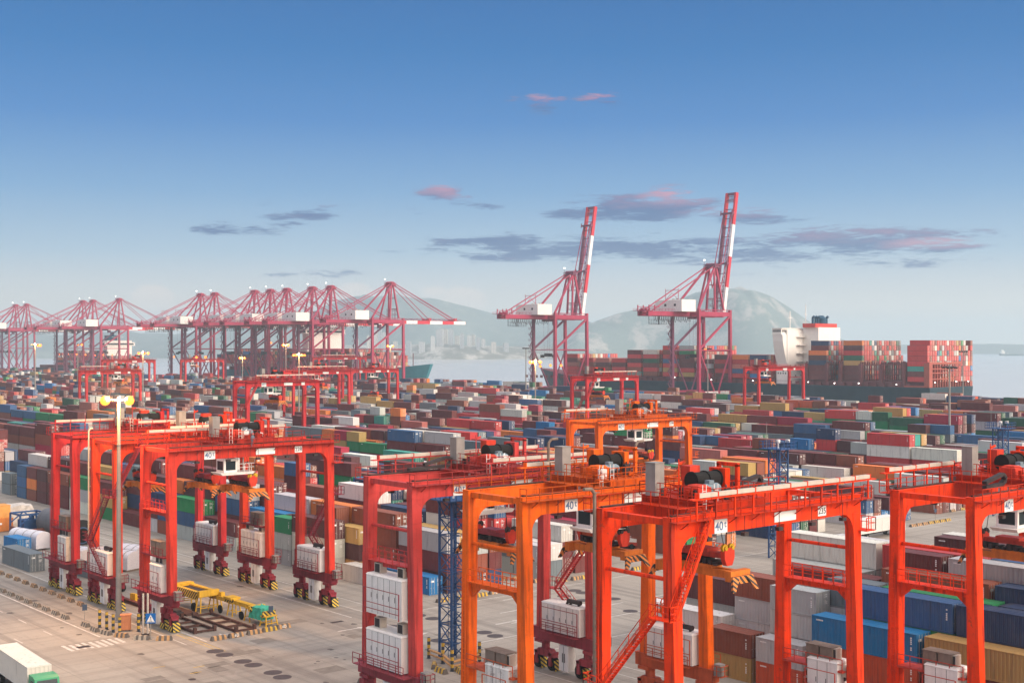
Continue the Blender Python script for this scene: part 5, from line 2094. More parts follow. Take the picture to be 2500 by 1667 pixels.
# teal ship whose bow shows beside the nearest lowered crane
def far_ship(label, Y0, L, B, D, bowD, hm, houseY, houseH, seed):
    R = thing('container_ship', label, 'ship', (quay_face(Y0) + 2.0, Y0 + L, -4), QROT)
    # bow points back towards the camera: turn the hull end for end
    R.rotation_euler = (0, 0, QROT + pi)
    R.location = (quay_face(Y0) + 2.0 + B, Y0 + L, -4)
    hull_mesh(L, B, D, bowD, D * .55, 55).build('hull', [hm, hm, DECKR], R)
    m = MB()
    m.box(2, B - 2, 20, L - 60, D + .01, D + 3.4)
    m.build('hatch_cover', DECKR, R)
    m = MB()
    hy = L - (houseY - Y0)
    m.box(3, B - 3, hy, hy + 10, D + .01, houseH)
    o = m.build('deckhouse', SHIPW, R)
    m = MB()
    m.box(-1, B + 1, hy - 1, hy + 11, houseH - 6, houseH - 5.6)
    m.box(-.5, B + .5, hy - .5, hy + 10.5, houseH - 5.59, houseH - 2.4)
    m.box(-1, B + 1, hy - 1, hy + 11, houseH - 2.39, houseH - 2)
    m.build('bridge', SHIPW, o)
    m = MB()
    m.box(1, B - 1, hy + 10.51, hy + 10.6, houseH - 5, houseH - 3.2)
    m.box(B + .51, B + .6, hy, hy + 10, houseH - 5, houseH - 3.2)
    m.build('window', GLASS, o)
    m = MB()
    m.box(B * .3, B * .7, hy - 14, hy - 4, D + .01, houseH + 6)
    m.tube((B * .5, hy - 9, houseH + 6), (B * .5, hy - 9, houseH + 10), 2.2, 12)
    m.build('funnel', FUNB, o)
    m = MB()
    m.bar((B * .5, hy + 5, houseH - 2), (B * .5, hy + 5, houseH + 9), .4)
    m.bar((B * .3, hy + 5, houseH + 4), (B * .7, hy + 5, houseH + 4), .3)
    m.build('radar_mast', SHIPW, o)
    m = MB()
    m.box(B * .3, B * .7, L - 40, L - 6, D + 2, D + 5)
    m.bar((B * .5, L - 12, D + 5), (B * .5, L - 12, D + 17), .5)
    m.build('forecastle', DECKR, R)
    return R


far_ship('container ship with teal bow behind the nearest lowered quay crane', 868, 300, 43, 17.5, 25.5, TEALH, 1020, 58, 1)
far_ship('distant white housed ship behind the faint quay cranes', 1395, 220, 36, 14, 20, HULLN, 1420, 47, 2)
X, Y = at_depth(2478, 5400)
R = thing('tanker_ship', 'distant hazy tanker on the open sea at the right edge', 'ship', (X, Y, -4), -YAW)
m = MB()
m.prism([(-62, 0), (85, 0), (95, 9), (78, 9), (70, 6.5), (-46, 6.5), (-46, 8.5), (-66, 8.5)], 'y', -11, 11)
m.build('hull', HULLN, R)
m = MB()
m.box(-60, -46, -9, 9, 8.51, 20)
m.box(-58, -50, -4, 4, 20.01, 25)
m.bar((20, 0, 6.5), (20, 0, 16), .8)
m.bar((-30, 0, 6.5), (-30, 0, 17), .8)
m.build('deckhouse', SHIPW, R)


# ================================================================== lamp masts
def lamp_mast(label, X, Y, h, lit=0, r0=.42, ring=True, heads=6, watts=0, glow=1.0, rz=0.0):
    R = thing('lamp_mast', label, 'lamp mast', (X, Y, 0), rz, 'lamp masts of the yard')
    m = MB()
    n = 5
    for i in range(n):
        a, b = i / n, (i + 1) / n
        m.tube((0, 0, h * a), (0, 0, h * b), r0 * (1 - .5 * a), 14, r0 * (1 - .5 * b))
        m.tube((0, 0, h * b - .12), (0, 0, h * b), r0 * (1 - .5 * b) + .03, 14)
    m.box(-r0 - .35, r0 + .35, -r0 - .35, r0 + .35, .0, .12)
    m.build('pole', GREY, R)
    m = MB()
    if ring:
        for i in range(12):
            a, b = 2 * pi * i / 12, 2 * pi * (i + 1) / 12
            m.bar((1.5 * cos(a), 1.5 * sin(a), h + .1), (1.5 * cos(b), 1.5 * sin(b), h + .1), .12)
            if i % 3 == 0:
                m.bar((0, 0, h), (1.5 * cos(a), 1.5 * sin(a), h + .1), .1)
        m.tube((0, 0, h), (0, 0, h + .9), .3, 10)
    else:
        m.bar((-1.7, 0, h), (1.7, 0, h), .14)
        m.tube((0, 0, h), (0, 0, h + .4), .2, 10)
    m.build('lamp_carrier', GREY, R)
    for i in range(heads):
        if ring:
            a = 2 * pi * i / heads + .3
            cx, cy = 1.9 * cos(a), 1.9 * sin(a)
        else:
            a = -pi / 2
            cx, cy = -1.6 + 3.2 * i / max(1, heads - 1), -.25
        m = MB()
        q = Vector((cos(a), sin(a), 0))
        p = Vector((cx, cy, h + .35))
        m.bar(p - q * .35, p + q * .35 - Vector((0, 0, .22)), .72, .3)
        ho = m.build('lamp_head', DARK, R)
        m = MB()
        c = p + q * .36 - Vector((0, 0, .25))
        if i < lit:
            m.ball(c + q * .06 * glow - Vector((0, 0, .10 * glow)), .34 * glow, 12, 8)
        else:
            m.tube(c, c + q * .05 + Vector((0, 0, -.08)), .40, 10)
        m.build('lens', LAMP if i < lit else GLASS, ho)
    if watts:
        l = bpy.data.lights.new('lamp_light', 'POINT')
        l.energy = watts
        l.color = (1.0, 0.50, 0.16)
        l.shadow_soft_size = .5
        lo = bpy.data.objects.new('lamp_light', l)
        COL.objects.link(lo)
        lo.parent = R
        lo.location = (0.0, -1.1, h + .9)
    return R


YAWZ = -YAW
lamp_mast('tall grey lamp mast at the near road corner with two lit lamps', 70.1, 162.0, 29.4, 2, .40, False, 2, 22000, 1.9, YAWZ)
X, Y = at_depth(1307, 590)
lamp_mast('lamp mast with the brightest lamp, before the raised boom crane', X, Y, 29.2, 3, .40, True, 4, 26000, 2.2, YAWZ)
X, Y = at_depth(2318, 378)
lamp_mast('unlit grey high mast standing in the yard before the ship stern', X, Y, 30.0, 0, .45, True, 12, 0, 1.0)
X, Y = at_depth(2351, 600)
lamp_mast('slim unlit mast right of the high mast, at the ship stern', X, Y, 33.8, 0, .35, False, 4, 0, 1.0, YAWZ)
X, Y = at_depth(86, 640)
lamp_mast('lit lamp mast at the far left with a starry lamp on top', X, Y, 37.0, 2, .4, True, 6, 11000, 2.0, YAWZ)
X, Y = at_depth(349, 600)
lamp_mast('lit lamp mast rising from the left stacks before the white ship', X, Y, 33.2, 3, .4, True, 5, 11000, 1.8, YAWZ)
X, Y = at_depth(698, 800)
lamp_mast('slender mast with a single orange lamp between the quay crane legs', X, Y, 37.2, 2, .4, False, 2, 11000, 2.4, YAWZ)
X, Y = at_depth(730, 520)
lamp_mast('mast with a lit lamp on each side, centre of the yard', X, Y, 32.8, 6, .42, True, 6, 9000, 1.3, YAWZ)
X, Y = at_depth(953, 820)
lamp_mast('lit mast in front of the teal bow', X, Y, 36.6, 2, .4, False, 2, 9000, 2.2, YAWZ)
X, Y = at_depth(1728, 640)
lamp_mast('mast with pale lit heads between the legs of the right raised crane', X, Y, 35.0, 2, .35, False, 6, 0, .8, YAWZ)
X, Y = at_depth(1284, 690)
lamp_mast('thin lattice backed mast just left of the brightest lamp', X, Y, 35.2, 0, .4, False, 6, 0, 1.0, YAWZ)
X, Y = at_depth(190, 800)
lamp_mast('far lit mast seen between the faint quay crane legs', X, Y, 37.5, 2, .4, True, 4, 0, 1.8, YAWZ)
X, Y = at_depth(592, 860)
lamp_mast('far mast with one low orange lamp under the crane row', X, Y, 28.5, 2, .4, False, 2, 9000, 2.2, YAWZ)

# working lights on the quay cranes and far gantries
i = 0
for (px, py, d, lb) in [(146, 865, 1500, 'first from the left'), (167, 865, 1480, 'second from the left'), (187, 865, 1450, 'third from the left'), (209, 866, 1450, 'fourth from the left'), (233, 867, 1440, 'fifth from the left'), (253, 866, 1440, 'sixth from the left'), (274, 866, 1430, 'seventh from the left'), (425, 871, 1220, 'low beneath the white ship'),
                        (415, 779, 1330, 'on the girder by the white house'), (692, 774, 1130, 'on the girder near the middle'), (480, 872, 890, 'at left over the small far gantry'), (502, 872, 890, 'at right over the small far gantry'), (1319, 894, 850, 'first along the raised crane sill'), (1344, 892, 850, 'second along the raised crane sill'), (1370, 892, 850, 'third along the raised crane sill'), (662, 837, 1230, 'on the cream bridge behind the crane row')]:
    X, Y = at_depth(px, d)
    z = CAM_H + (YH - py) / F_PX * d
    R = thing('work_light', 'small orange work light, %s' % lb, 'light', (X, Y, z), YAWZ, 'work lights by the quay cranes')
    m = MB()
    m.box(-.8, .8, -.1, .6, -.7, .7)
    m.build('lamp_head', DARK, R)
    m = MB()
    m.tube((0, -.11, 0), (0, -.25, 0), .85, 12)
    m.build('lens', LAMPS, R)


# ================================================================== blue lattice towers
BLUE = paint('lattice_blue', (0.028, 0.075, 0.190), 0.5, 0.12, 0.6, 0.2)


def lattice(label, X, Y, h, rz):
    R = thing('lattice_tower', label, 'tower', (X, Y, 0), rz, 'blue lattice towers along the cross road')
    m = MB()
    w = 1.15
    for sx in (-1, 1):
        for sy in (-1, 1):
            m.bar((sx * w, sy * w, 0), (sx * w, sy * w, h), .22)
    n = int(h / 1.9)
    for i in range(n):
        z0, z1 = h * i / n, h * (i + 1) / n
        for s in (-1, 1):
            a, b = (-w, w) if i % 2 else (w, -w)
            m.bar((a, s * w, z0), (b, s * w, z1), .10)
            m.bar((s * w, a, z0), (s * w, b, z1), .10)
            m.bar((-w, s * w, z1), (w, s * w, z1), .10)
            m.bar((s * w, -w, z1), (s * w, w, z1), .10)
            if i % 2:
                m.bar((b, s * w, z0), (a, s * w, z1), .08)
    m.build('frame', BLUE, R)
    m = MB()
    m.ladder(.25, 0, 0, h, (1, 0))
    m.ladder(-.35, .3, 0, h, (0, 1))
    for i in range(int(h / .9)):
        z = .9 + i * .9
        m.bar((-.1, -.4, z), (.6, -.4, z), .05)
        m.bar((.6, -.4, z), (.6, .4, z), .05)
    m.build('ladder', BLUE, R)
    m = MB()
    m.box(-2.3, 2.3, -2.3, 2.3, h + .01, h + .12)
    for s in (-1, 1):
        m.rail((-2.3, s * 2.3, h + .12), (2.3, s * 2.3, h + .12), 1.2, .9, .08)
        m.rail((s * 2.3, -2.3, h + .12), (s * 2.3, 2.3, h + .12), 1.2, .9, .08)
        m.bar((s * w, 0, h - 2), (s * 2.3, 0, h), .12)
    m.build('platform', BLUE, R)
    m = MB()
    m.tube((0, 0, h + .12), (0, 0, h + 1.0), .12, 8)
    m.tube((0, 0, h + 1.0), (0, 0, h + 1.6), .35, 12)
    m.box(2.35, 2.9, -.3, .3, h + 1.0, h + 1.5)
    m.build('camera_head', WHITE, R)
    m = MB()
    m.tube((-1.4, 1.4, h + .12), (-1.4, 1.4, h + 4.6), .04, 6)
    m.build('antenna', GREY, R)
    return R


lattice('nearest blue lattice tower between the coral and orange cranes', 91.5, 117.3, 18.6, .0)
lattice('blue lattice tower behind the vermilion crane numbered 235', 177.5, 136.5, 18.8, .0)
lattice('farthest blue lattice tower, behind the last vermilion crane', 257.5, 139.0, 18.8, .0)

# ================================================================== kerb blocks, bollards and road furniture
KG = paint('kerb_concrete', (0.13, 0.11, 0.095), 0.85, 0.2, 2.0, 0.2)
KY = paint('kerb_yellow', (0.55, 0.34, 0.05), 0.8, 0.2, 2.0, 0.3)
KO = paint('kerb_faded', (0.48, 0.27, 0.12), 0.8, 0.2, 2.0, 0.3)
KW = paint('kerb_cream', (0.40, 0.33, 0.25), 0.8, 0.2, 2.0, 0.3)
_kb = {}


def kerb_mesh(stripe, L):
    key = (stripe.name, L)
    if key not in _kb:
        m = MB()
        n = 6
        for i in range(n):
            a, b = -L / 2 + L * i / n, -L / 2 + L * (i + 1) / n
            m.cur = i % 2
            s0 = .12 if i == 0 else 0
            s1 = .12 if i == n - 1 else 0
            m._add([(a, -.34, 0), (b, -.34, 0), (b, .34, 0), (a, .34, 0), (a + s0, -.16, .52), (b - s1, -.16, .52), (b - s1, .16, .52), (a + s0, .16, .52)], MB.BOXF)
        o = m.build('kerb_block', [KG, stripe])
        _kb[key] = o.data
        bpy.data.objects.remove(o)
    return _kb[key]


NTH = ['first', 'second', 'third', 'fourth', 'fifth', 'sixth', 'seventh', 'eighth', 'ninth', 'tenth', 'eleventh', 'twelfth', 'thirteenth', 'fourteenth', 'fifteenth', 'sixteenth', 'seventeenth', 'eighteenth', 'nineteenth', 'twentieth']


def kerbs(pts, rz, stripe, L, what, group, texts=None):
    for i, p in enumerate(pts):
        x, y = p[:2]
        st = p[2] if len(p) > 2 else stripe
        a = p[3] if len(p) > 3 else rz
        o = link('kerb_block', kerb_mesh(st, L), None, (x, y, 0.004), a)
        tag(o, what % NTH[i], 'kerb block', group)
        if texts and i in texts:
            text(texts[i], .5, SIGNW, o, (0, -.31, .26))


kerbs([(65.5, 168.6 + 3.45 * i) for i in range(13)], pi / 2, KW, 1.9, 'grey striped kerb block beside the road, %s beyond the crosswalk corner', 'kerb blocks along the road')
kerbs([(65.7, 162.2, KW, pi / 2), (65.5, 158.7, KW, pi / 2), (65.8, 155.9, KW, pi / 2 + .2), (66.7, 153.2, KO, pi / 2 + .5), (68.0, 150.2, KW, pi / 2 + .75), (70.0, 148.1, KO, pi / 2 + 1.0)], 0, KW, 2.0, 'striped kerb block round the corner, %s counted from the far road side', 'kerb blocks round the corner')
kerbs([(70.4, 175.5 + 3.6 * i) for i in range(14)], pi / 2, KO, 1.7, 'small faded block beside the crane track, %s from the lamp mast', 'blocks along the crane track')
kerbs([(75.2, 143.9, KO), (77.6, 143.9, KO), (80.2, 143.9, KO), (82.5, 144.1, KY), (84.7, 144.4, KO)], 0, KO, 2.05, 'orange striped block before the yellow spreaders, %s from the crane leg', 'blocks before the spreader frames', {1: '6D', 4: '6D'})
kerbs([(110.6, 144.4, KY), (114.0, 144.1, KY), (117.4, 143.9, KY), (120.2, 144.2, KO), (122.6, 144.0, KO)], 0, KY, 2.05, 'yellow striped block at the end of the nearest stacks, %s from the blue container', 'blocks at the stack ends', {3: '6C'})
kerbs([(134.0, 144.6, KO), (137.1, 144.5, KO), (138.9, 144.4, KY), (150.5, 144.4, KY)], 0, KY, 2.05, 'striped block before the grey container pair, %s from the left', 'blocks before the grey pair')
kerbs([(229.0 + 2.15 * i, 142.5 - .02 * i, KO if i < 3 else KY) for i in range(7)], 0, KY, 1.9, 'striped block in the far row on the cross road, %s from the left', 'far row of blocks')
kerbs([(256.5, 149.8, KO), (260.6, 149.9, KY), (263.0, 150.0, KY)], 0, KY, 1.9, 'striped block in the distance past the far red container, %s from the left', 'distant blocks')
kerbs([(87.4, 115.6, KY, .9), (86.6, 113.2, KY, 1.5), (88.2, 111.9, KY, 1.2), (77.9, 115.5, KY, .3)], 0, KY, 2.0, 'bright yellow striped block by the near lattice tower, %s from the tower', 'blocks by the lattice tower')
kerbs([(129.5, 150.5, KO, .5), (127.8, 151.5, KO, 2.2), (131.0, 147.0, KO, .2), (106.6, 92.5, KY, 1.2)], 0, KO, 1.8, 'loose striped block lying aslant near the stack ends, %s of four', 'loose blocks')


def bollard(x, y, h, label, group, rz=0):
    R = thing('bollard', label, 'bollard', (x, y, 0), rz, group)
    m = MB()
    n = 6
    for i in range(n):
        m.cur = i % 2
        m.tube((0, 0, h * i / n), (0, 0, h * (i + 1) / n), .19, 12)
    m.build('post', [INKD, KY], R)
    m = MB()
    m.tube((0, 0, h), (0, 0, h + .05), .20, 12, .12)
    m.tube((0, 0, 0), (0, 0, .04), .28, 12)
    m.build('cap', INKD, R)


for i, (x, y, h) in enumerate([(66.8, 160.3, 2.3), (66.9, 158.3, 2.3), (67.0, 156.5, 2.3), (67.3, 155.2, 2.1), (69.6, 154.7, 2.3)]):
    bollard(x, y, h, 'black and yellow bollard at the lamp mast corner, %s from the left' % NTH[i], 'bollards at the road corner')
for i, (x, y) in enumerate([(89.5, 119.4), (89.2, 116.3), (87.9, 112.9), (92.6, 113.8), (93.6, 118.2)]):
    bollard(x, y, 2.4, 'black and yellow bollard guarding the near lattice tower, %s from the left' % NTH[i], 'bollards round the lattice tower')
m = MB()
for a, b in (((89.5, 119.4), (89.2, 116.3)), ((89.2, 116.3), (87.9, 112.9)), ((87.9, 112.9), (92.6, 113.8)), ((92.6, 113.8), (93.6, 118.2))):
    m.tube((a[0], a[1], 1.0), (b[0], b[1], 1.0), .15, 8)
    m.tube((a[0], a[1], .5), (b[0], b[1], .5), .12, 8)
tag(m.build('guard_rail', KO), 'pale yellow guard rail tubes round the foot of the near lattice tower', 'guard rail')
R = thing('utility_cabinet', 'orange steel cabinet beside the tall lamp mast', 'cabinet', (68.6, 156.3, 0), -.5)
m = MB()
m.box(-.62, .62, -.42, .42, .15, 2.0)
m.box(-.70, .70, -.5, .5, 2.001, 2.1)
m.build('body', paint('cabinet_orange', (0.58, 0.22, 0.10), 0.6, 0.12, 1.0, 0.25), R)
m = MB()
m.box(-.5, .5, -.44, -.421, .25, 1.05)
m.box(-.5, .5, -.44, -.421, 1.12, 1.9)
m.build('door', paint('cabinet_orange', (0.58, 0.22, 0.10)), R)
m = MB()
m.box(-.55, .55, -.36, .36, 0, .149)
m.build('plinth', KG, R)
R = thing('utility_cabinet', 'white cabinet at the foot of the near lattice tower', 'cabinet', (91.3, 114.4, 0), .1)
m = MB()
m.box(-.55, .55, -.45, .45, .1, 1.9)
m.box(-.6, .6, -.5, .5, 1.901, 1.97)
m.build('body', WHITE, R)
m = MB()
m.box(-.45, .45, -.47, -.451, .25, 1.75)
m.build('door', WHITE, R)
R = thing('pipe_post', 'pair of pale upright pipes with bands behind the crossing sign', 'pipe', (69.3, 152.0, 0), -.4)
for x in (-.28, .28):
    m = MB()
    m.tube((x, 0, 0), (x, 0, 5.3), .13, 10)
    for z in range(1, 10):
        m.tube((x, 0, z * .55), (x, 0, z * .55 + .05), .15, 10)
    m.build('pipe', PALE, R)
m = MB()
m.box(-.5, .5, -.3, .3, 0, .25)
m.box(-.4, .4, -.05, .05, 5.0, 5.1)
m.build('base', DARK, R)
R = thing('road_sign', 'blue square pedestrian crossing sign on a thin post', 'sign', (68.9, 149.6, 0), -.62)
m = MB()
m.tube((0, 0, 0), (0, 0, 3.5), .05, 8)
m.tube((0, 0, 0), (0, 0, .1), .18, 10)
m.build('post', GREY, R)
m = MB()
m.box(-.62, .62, -.06, -.03, 2.0, 3.25)
o = m.build('panel', paint('sign_blue', (0.015, 0.12, 0.36), 0.4), R)
m = MB()
m.prism([(-.5, 2.15), (.5, 2.15), (0, 3.08)], 'y', -.075, -.0605)
m.build('triangle', SIGNW, o)
m = MB()
m.tube((.02, -.076, 2.78), (.02, -.09, 2.78), .075, 10)
m.bar((.02, -.083, 2.70), (0, -.083, 2.48), .1, .012)
m.bar((0, -.083, 2.5), (-.12, -.083, 2.27), .055, .012)
m.bar((0, -.083, 2.5), (.12, -.083, 2.27), .055, .012)
m.bar((0, -.083, 2.66), (.14, -.083, 2.56), .045, .012)
m.bar((0, -.083, 2.66), (-.13, -.083, 2.58), .045, .012)
for k in range(5):
    m.box(-.38 + k * .16, -.28 + k * .16, -.09, -.0765, 2.19, 2.25)
m.build('walking_symbol', INKD, o)
for (x, y, lb) in ((65.9, 163.0, 'small plain sign on a thin rod among the road kerb blocks'), (83.9, 146.2, 'small dark sign on a pole behind the tarpaulin bundle'), (115.6, 144.7, 'small dark sign on a pole at the nearest stack ends'), (239.3, 143.6, 'small blue sign on a pole at the far row of blocks')):
    R = thing('notice_sign', lb, 'sign', (x, y, 0), -.4)
    m = MB()
    m.tube((0, 0, 0), (0, 0, 2.6), .04, 6)
    m.build('post', GREY, R)
    m = MB()
    m.box(-.3, .3, -.06, -.04, 1.9, 2.7)
    m.build('panel', paint('sign_slate', (0.06, 0.08, 0.12), 0.5), R)

# turning plates let into the apron
PLATE = paint('turning_plate', (0.075, 0.062, 0.062), 0.55, 0.15, 2.0)
DISC = [(72.1, 138.8), (72.1, 136.4), (72.2, 132.2), (72.3, 129.9), (72.3, 125.5), (72.1, 123.1), (102.9, 136.4), (95.8, 125.8), (102.5, 132.9), (102.9, 125.5), (102.7, 123.1), (96.0, 136.0), (96.0, 123.5), (126.7, 136.1), (130.5, 136.2), (130.8, 138.2), (126.6, 132.0), (126.3, 129.8), (126.5, 122.5), (130.8, 130.0), (102.6, 139.2), (154.5, 135.0), (158.9, 132.0)]
for i, (x, y) in enumerate(DISC):
    m = MB()
    m.tube((0, 0, -.02), (0, 0, .012), 1.04, 36)
    o = m.build('turning_plate', PLATE, None, (x, y, 0))
    if i < 6:
        lb = 'dark round plate in the apron left of the coral crane, %s from the kerb end' % NTH[i]
    else:
        lb = 'dark round plate in the road between crane legs, %s from the coral crane' % NTH[i - 6]
    tag(o, lb, 'steel plate', 'round turning plates in the apron')
m = MB()
m.tube((0, 0, -.02), (0, 0, .01), .42, 20)
tag(m.build('manhole_cover', DARK, None, (64.1, 128.7, 0)), 'small round manhole cover alone in the open apron', 'manhole cover')
m = MB()
m.box(-.9, .9, -.35, .35, -.02, .012)
tag(m.build('drain_grate', DARK, None, (92.0, 143.0, 0)), 'thin dark drain grate in the apron near the yellow spreader frames', 'drain')
m = MB()
m.box(-.8, .8, -.5, .5, -.02, .012)
tag(m.build('drain_grate', DARK, None, (61.0, 151.2, 0)), 'dark drain grate beside the crosswalk bars', 'drain')

# ================================================================== goods in the corner of the yard
def lone(xc, yc, L, H, ci, rz, label, group=None):
    b = dict(x=xc, y=yc, z=0.0, L=L, H=H, c=PN[ci], col=PAL[PN[ci]][1], rev=False, rz=rz)
    r = put_container(b, True)
    return tag(r, label, 'container', group)


lone(75.5, 212.6, 12.19, 2.9, 'slate grey', 0.02, 'plain grey long container on open ground by the leftmost crane leg')
r = lone(80.5, 198.0, 6.06, 2.59, 'slate grey', 0.05, 'short grey container behind the crane legs under a white tarpaulin heap')
lone(80.4, 229.2, 6.06, 2.6, 'bright blue', .06, 'short bright blue container behind the long plain grey one')
RUST0 = paint('saddle_rust', (0.16, 0.06, 0.045), 0.8, 0.2, 2.0, 0.3)
TARPW = paint('white_tarpaulin', (0.58, 0.55, 0.56), 0.7, 0.08, 2.0, 0.15)
TARPP = paint('plastic_wrap', (0.46, 0.42, 0.38), 0.45, 0.2, 1.5, 0.2)
TARPG = paint('green_net', (0.06, 0.40, 0.27), 0.7, 0.25, 2.5, 0.3)


def lumpy(name, sx, sy, sz, mat, loc, rz, seed, parent=None, top=1.0):
    rg = np.random.RandomState(seed)
    m = MB()
    n, k = 9, 5
    vs = []
    for j in range(k + 1):
        t = j / k
        for i in range(4 * n):
            side, u = divmod(i, n)
            u = u / n * 2 - 1
            x, y = [(u, -1), (1, u), (-u, 1), (-1, -u)][side]
            sc = (1 - .10 * t) * (1 + .035 * math.sin(i * 1.9 + j) + rg.uniform(-.02, .02))
            vs.append((x * sx / 2 * sc, y * sy / 2 * sc, sz * t * (1 + .04 * math.sin(i * 1.1 + seed) * (t > .9))))
    fs = []
    w = 4 * n
    for j in range(k):
        for i in range(w):
            fs.append((j * w + i, j * w + (i + 1) % w, (j + 1) * w + (i + 1) % w, (j + 1) * w + i))
    c = len(vs)
    vs.append((0, 0, sz * 1.08 * top))
    for i in range(w):
        fs.append((k * w + i, k * w + (i + 1) % w, c))
    m._add(vs, fs)
    return m.build(name, mat, parent, loc, rz)


tag(lumpy('wrapped_crate', 7.0, 5.5, 4.2, TARPP, (91.0, 262.5, 0), .1, 2), 'big crate wrapped in grey plastic sheet behind the blue frame', 'crate')
tag(lumpy('tarpaulin_heap', 5.0, 2.6, 1.6, TARPW, (80.5, 198.0, 2.62), .05, 4), 'white tarpaulin heap lying on the short grey container', 'tarpaulin')


def arch_bundle(name, label, w, L, h, loc, rz, seed):
    """A white sheeted load with a round back."""
    m = MB()
    n = 12
    pts = [(-w / 2, 0)] + [(-w / 2 * cos(pi * i / n), h * .62 + h * .38 * sin(pi * i / n)) for i in range(n + 1)] + [(w / 2, 0)]
    m.prism(pts[::-1], 'y', -L / 2, L / 2)
    o = m.build(name, TARPL, None, loc, rz)
    m = MB()
    for t in (-.3, 0, .3):
        q = [(x * 1.015, z * 1.012) for x, z in pts]
        for a, b in zip(q[1:-1], q[2:-1]):
            m.bar((a[0], L * t, a[1]), (b[0], L * t, b[1]), .12, .03)
    m.build('strap', GREY, o)
    return tag(o, label, 'covered load', 'white sheeted loads behind the lamp mast')


def logo_tarp():
    m, nt, b = new_mat('printed_tarpaulin')
    pos = nt.node('ShaderNodeTexCoord').outputs['Object']
    br = nt.node('ShaderNodeTexBrick')
    x, y, z = nt.sep(pos)[:3]
    nt.put(br.inputs['Vector'], nt.comb(nt.m('ADD', x, y), z, 0.0))
    br.inputs['Scale'].default_value = 1.2
    br.inputs['Color1'].default_value = (0.62, 0.60, 0.64, 1)
    br.inputs['Color2'].default_value = (0.50, 0.47, 0.55, 1)
    br.inputs['Mortar'].default_value = (0.66, 0.64, 0.66, 1)
    br.inputs['Mortar Size'].default_value = 0.06
    nt.put(b.inputs['Base Color'], br.outputs['Color'])
    b.inputs['Roughness'].default_value = 0.6
    return m


TARPL = logo_tarp()
arch_bundle('sheeted_load', 'white printed sheet load with rounded end, right of the lamp mast', 3.2, 5.5, 2.9, (87.0, 199.5, 0.3), .35, 1)
arch_bundle('sheeted_load', 'flatter white printed load behind the rounded one', 3.6, 6.0, 2.6, (91.5, 206.0, 0.3), .3, 2)
arch_bundle('sheeted_load', 'white printed load in front of the big black drum', 3.0, 6.0, 2.6, (84.2, 209.0, 0.3), .25, 3)
arch_bundle('sheeted_load', 'long white load behind the bright blue short container', 3.0, 9.0, 3.0, (83.6, 232.0, 0.3), .2, 4)
R = thing('loading_pallet', 'grey wooden base under the rounded white load', 'pallet', (87.0, 199.5, 0), .35)
m = MB()
for k in range(5):
    m.box(-1.7, 1.7, -2.7 + k * 1.2, -2.3 + k * 1.2, 0, .28)
m.build('plank', BROWNGREY, R)
# big black cable drum standing on its rim, axis across the yard
R = thing('cable_drum', 'huge black cable drum standing behind the leftmost crane legs', 'cable drum', (89.4, 222.5, 0), 0.1)
rr = 2.75
m = MB()
m.tube((0, -.3, rr), (0, .1, rr), rr, 40)
m.tube((0, 3.6, rr), (0, 4.0, rr), rr, 40)
m.tube((0, .1, rr), (0, 3.6, rr), rr * .86, 40)
m.build('spool', paint('drum_black', (0.022, 0.021, 0.022), 0.55, 0.2), R)
m = MB()
m.tube((0, -.40, rr), (0, -.301, rr), rr * .54, 32)
m.build('bore_ring', paint('drum_blue', (0.05, 0.09, 0.16), 0.5), R)
m = MB()
m.tube((0, -.46, rr), (0, -.401, rr), rr * .46, 32)
m.build('bore_shade_disc', paint('bore_shade_black', (0.008, 0.008, 0.008), 0.8), R)  # solid black disc painted as the shaded hollow of the drum
R = thing('storage_tank', 'dull grey cylinder tank lying beside the dark blue frame', 'tank', (93.0, 240.0, 0), 0.1)
m = MB()
m.tube((0, -.2, 2.6), (0, 6.5, 2.6), 2.45, 32)
m.tube((0, -.5, 2.6), (0, -.2, 2.6), 2.0, 32, 2.45)
m.build('shell', paint('tank_grey', (0.13, 0.13, 0.14), 0.5, .15, .6, .2), R)
for y in (1.0, 5.0):
    m = MB()
    m.box(-1.6, 1.6, y - .2, y + .2, 0, .6)
    m.build('saddle', RUST0, R)
R = thing('flat_rack', 'grey open flat rack with raised end wall in front of the black drum', 'flat rack', (85.2, 213.2, 0), .1)
m = MB()
m.box(-2.2, 2.2, -1.2, 1.2, .15, .6)
m.box(-2.2, 2.2, -1.25, -1.1, .601, 2.6)
m.build('deck', GREY, R)
m = MB()
m.box(-.25, .25, -1.28, -1.251, 1.5, 1.9)
m.build('label_plate', SIGNW, R)
R = thing('lifting_frame', 'dark blue steel frame holding machinery, beside the black drum', 'steel frame', (90.0, 250.5, 0), .05)
m = MB()
for x in (-2.6, 2.6):
    for y in (-2.4, 2.4):
        m.bar((x, y, 0), (x, y, 3.9), .3)
for s in (-1, 1):
    m.bar((-2.6, s * 2.4, 3.9), (2.6, s * 2.4, 3.9), .3)
    m.bar((s * 2.6, -2.4, 3.9), (s * 2.6, 2.4, 3.9), .3)
    m.bar((-2.6, s * 2.4, 2.0), (0, s * 2.4, 3.9), .2)
    m.bar((2.6, s * 2.4, 2.0), (0, s * 2.4, 3.9), .2)
m.build('frame', BLUE, R)
m = MB()
m.box(-1.5, 1.0, -1.6, 1.6, .2, 2.7)
m.tube((.2, -1.0, 2.7), (.2, -1.0, 3.5), .5, 12)
m.build('machine', BLUE, R)
m = MB()
m.box(1.1, 2.4, -1.5, 1.6, .2, 2.3)
m.build('tank', BROWNGREY, R)
R = thing('orange_bin', 'orange open box stacked at the left edge below the wrapped crate', 'steel box', (86.0, 257.0, 0), .02)
m = MB()
m.box(-2.6, 2.6, -2.0, 2.0, .1, 2.5)
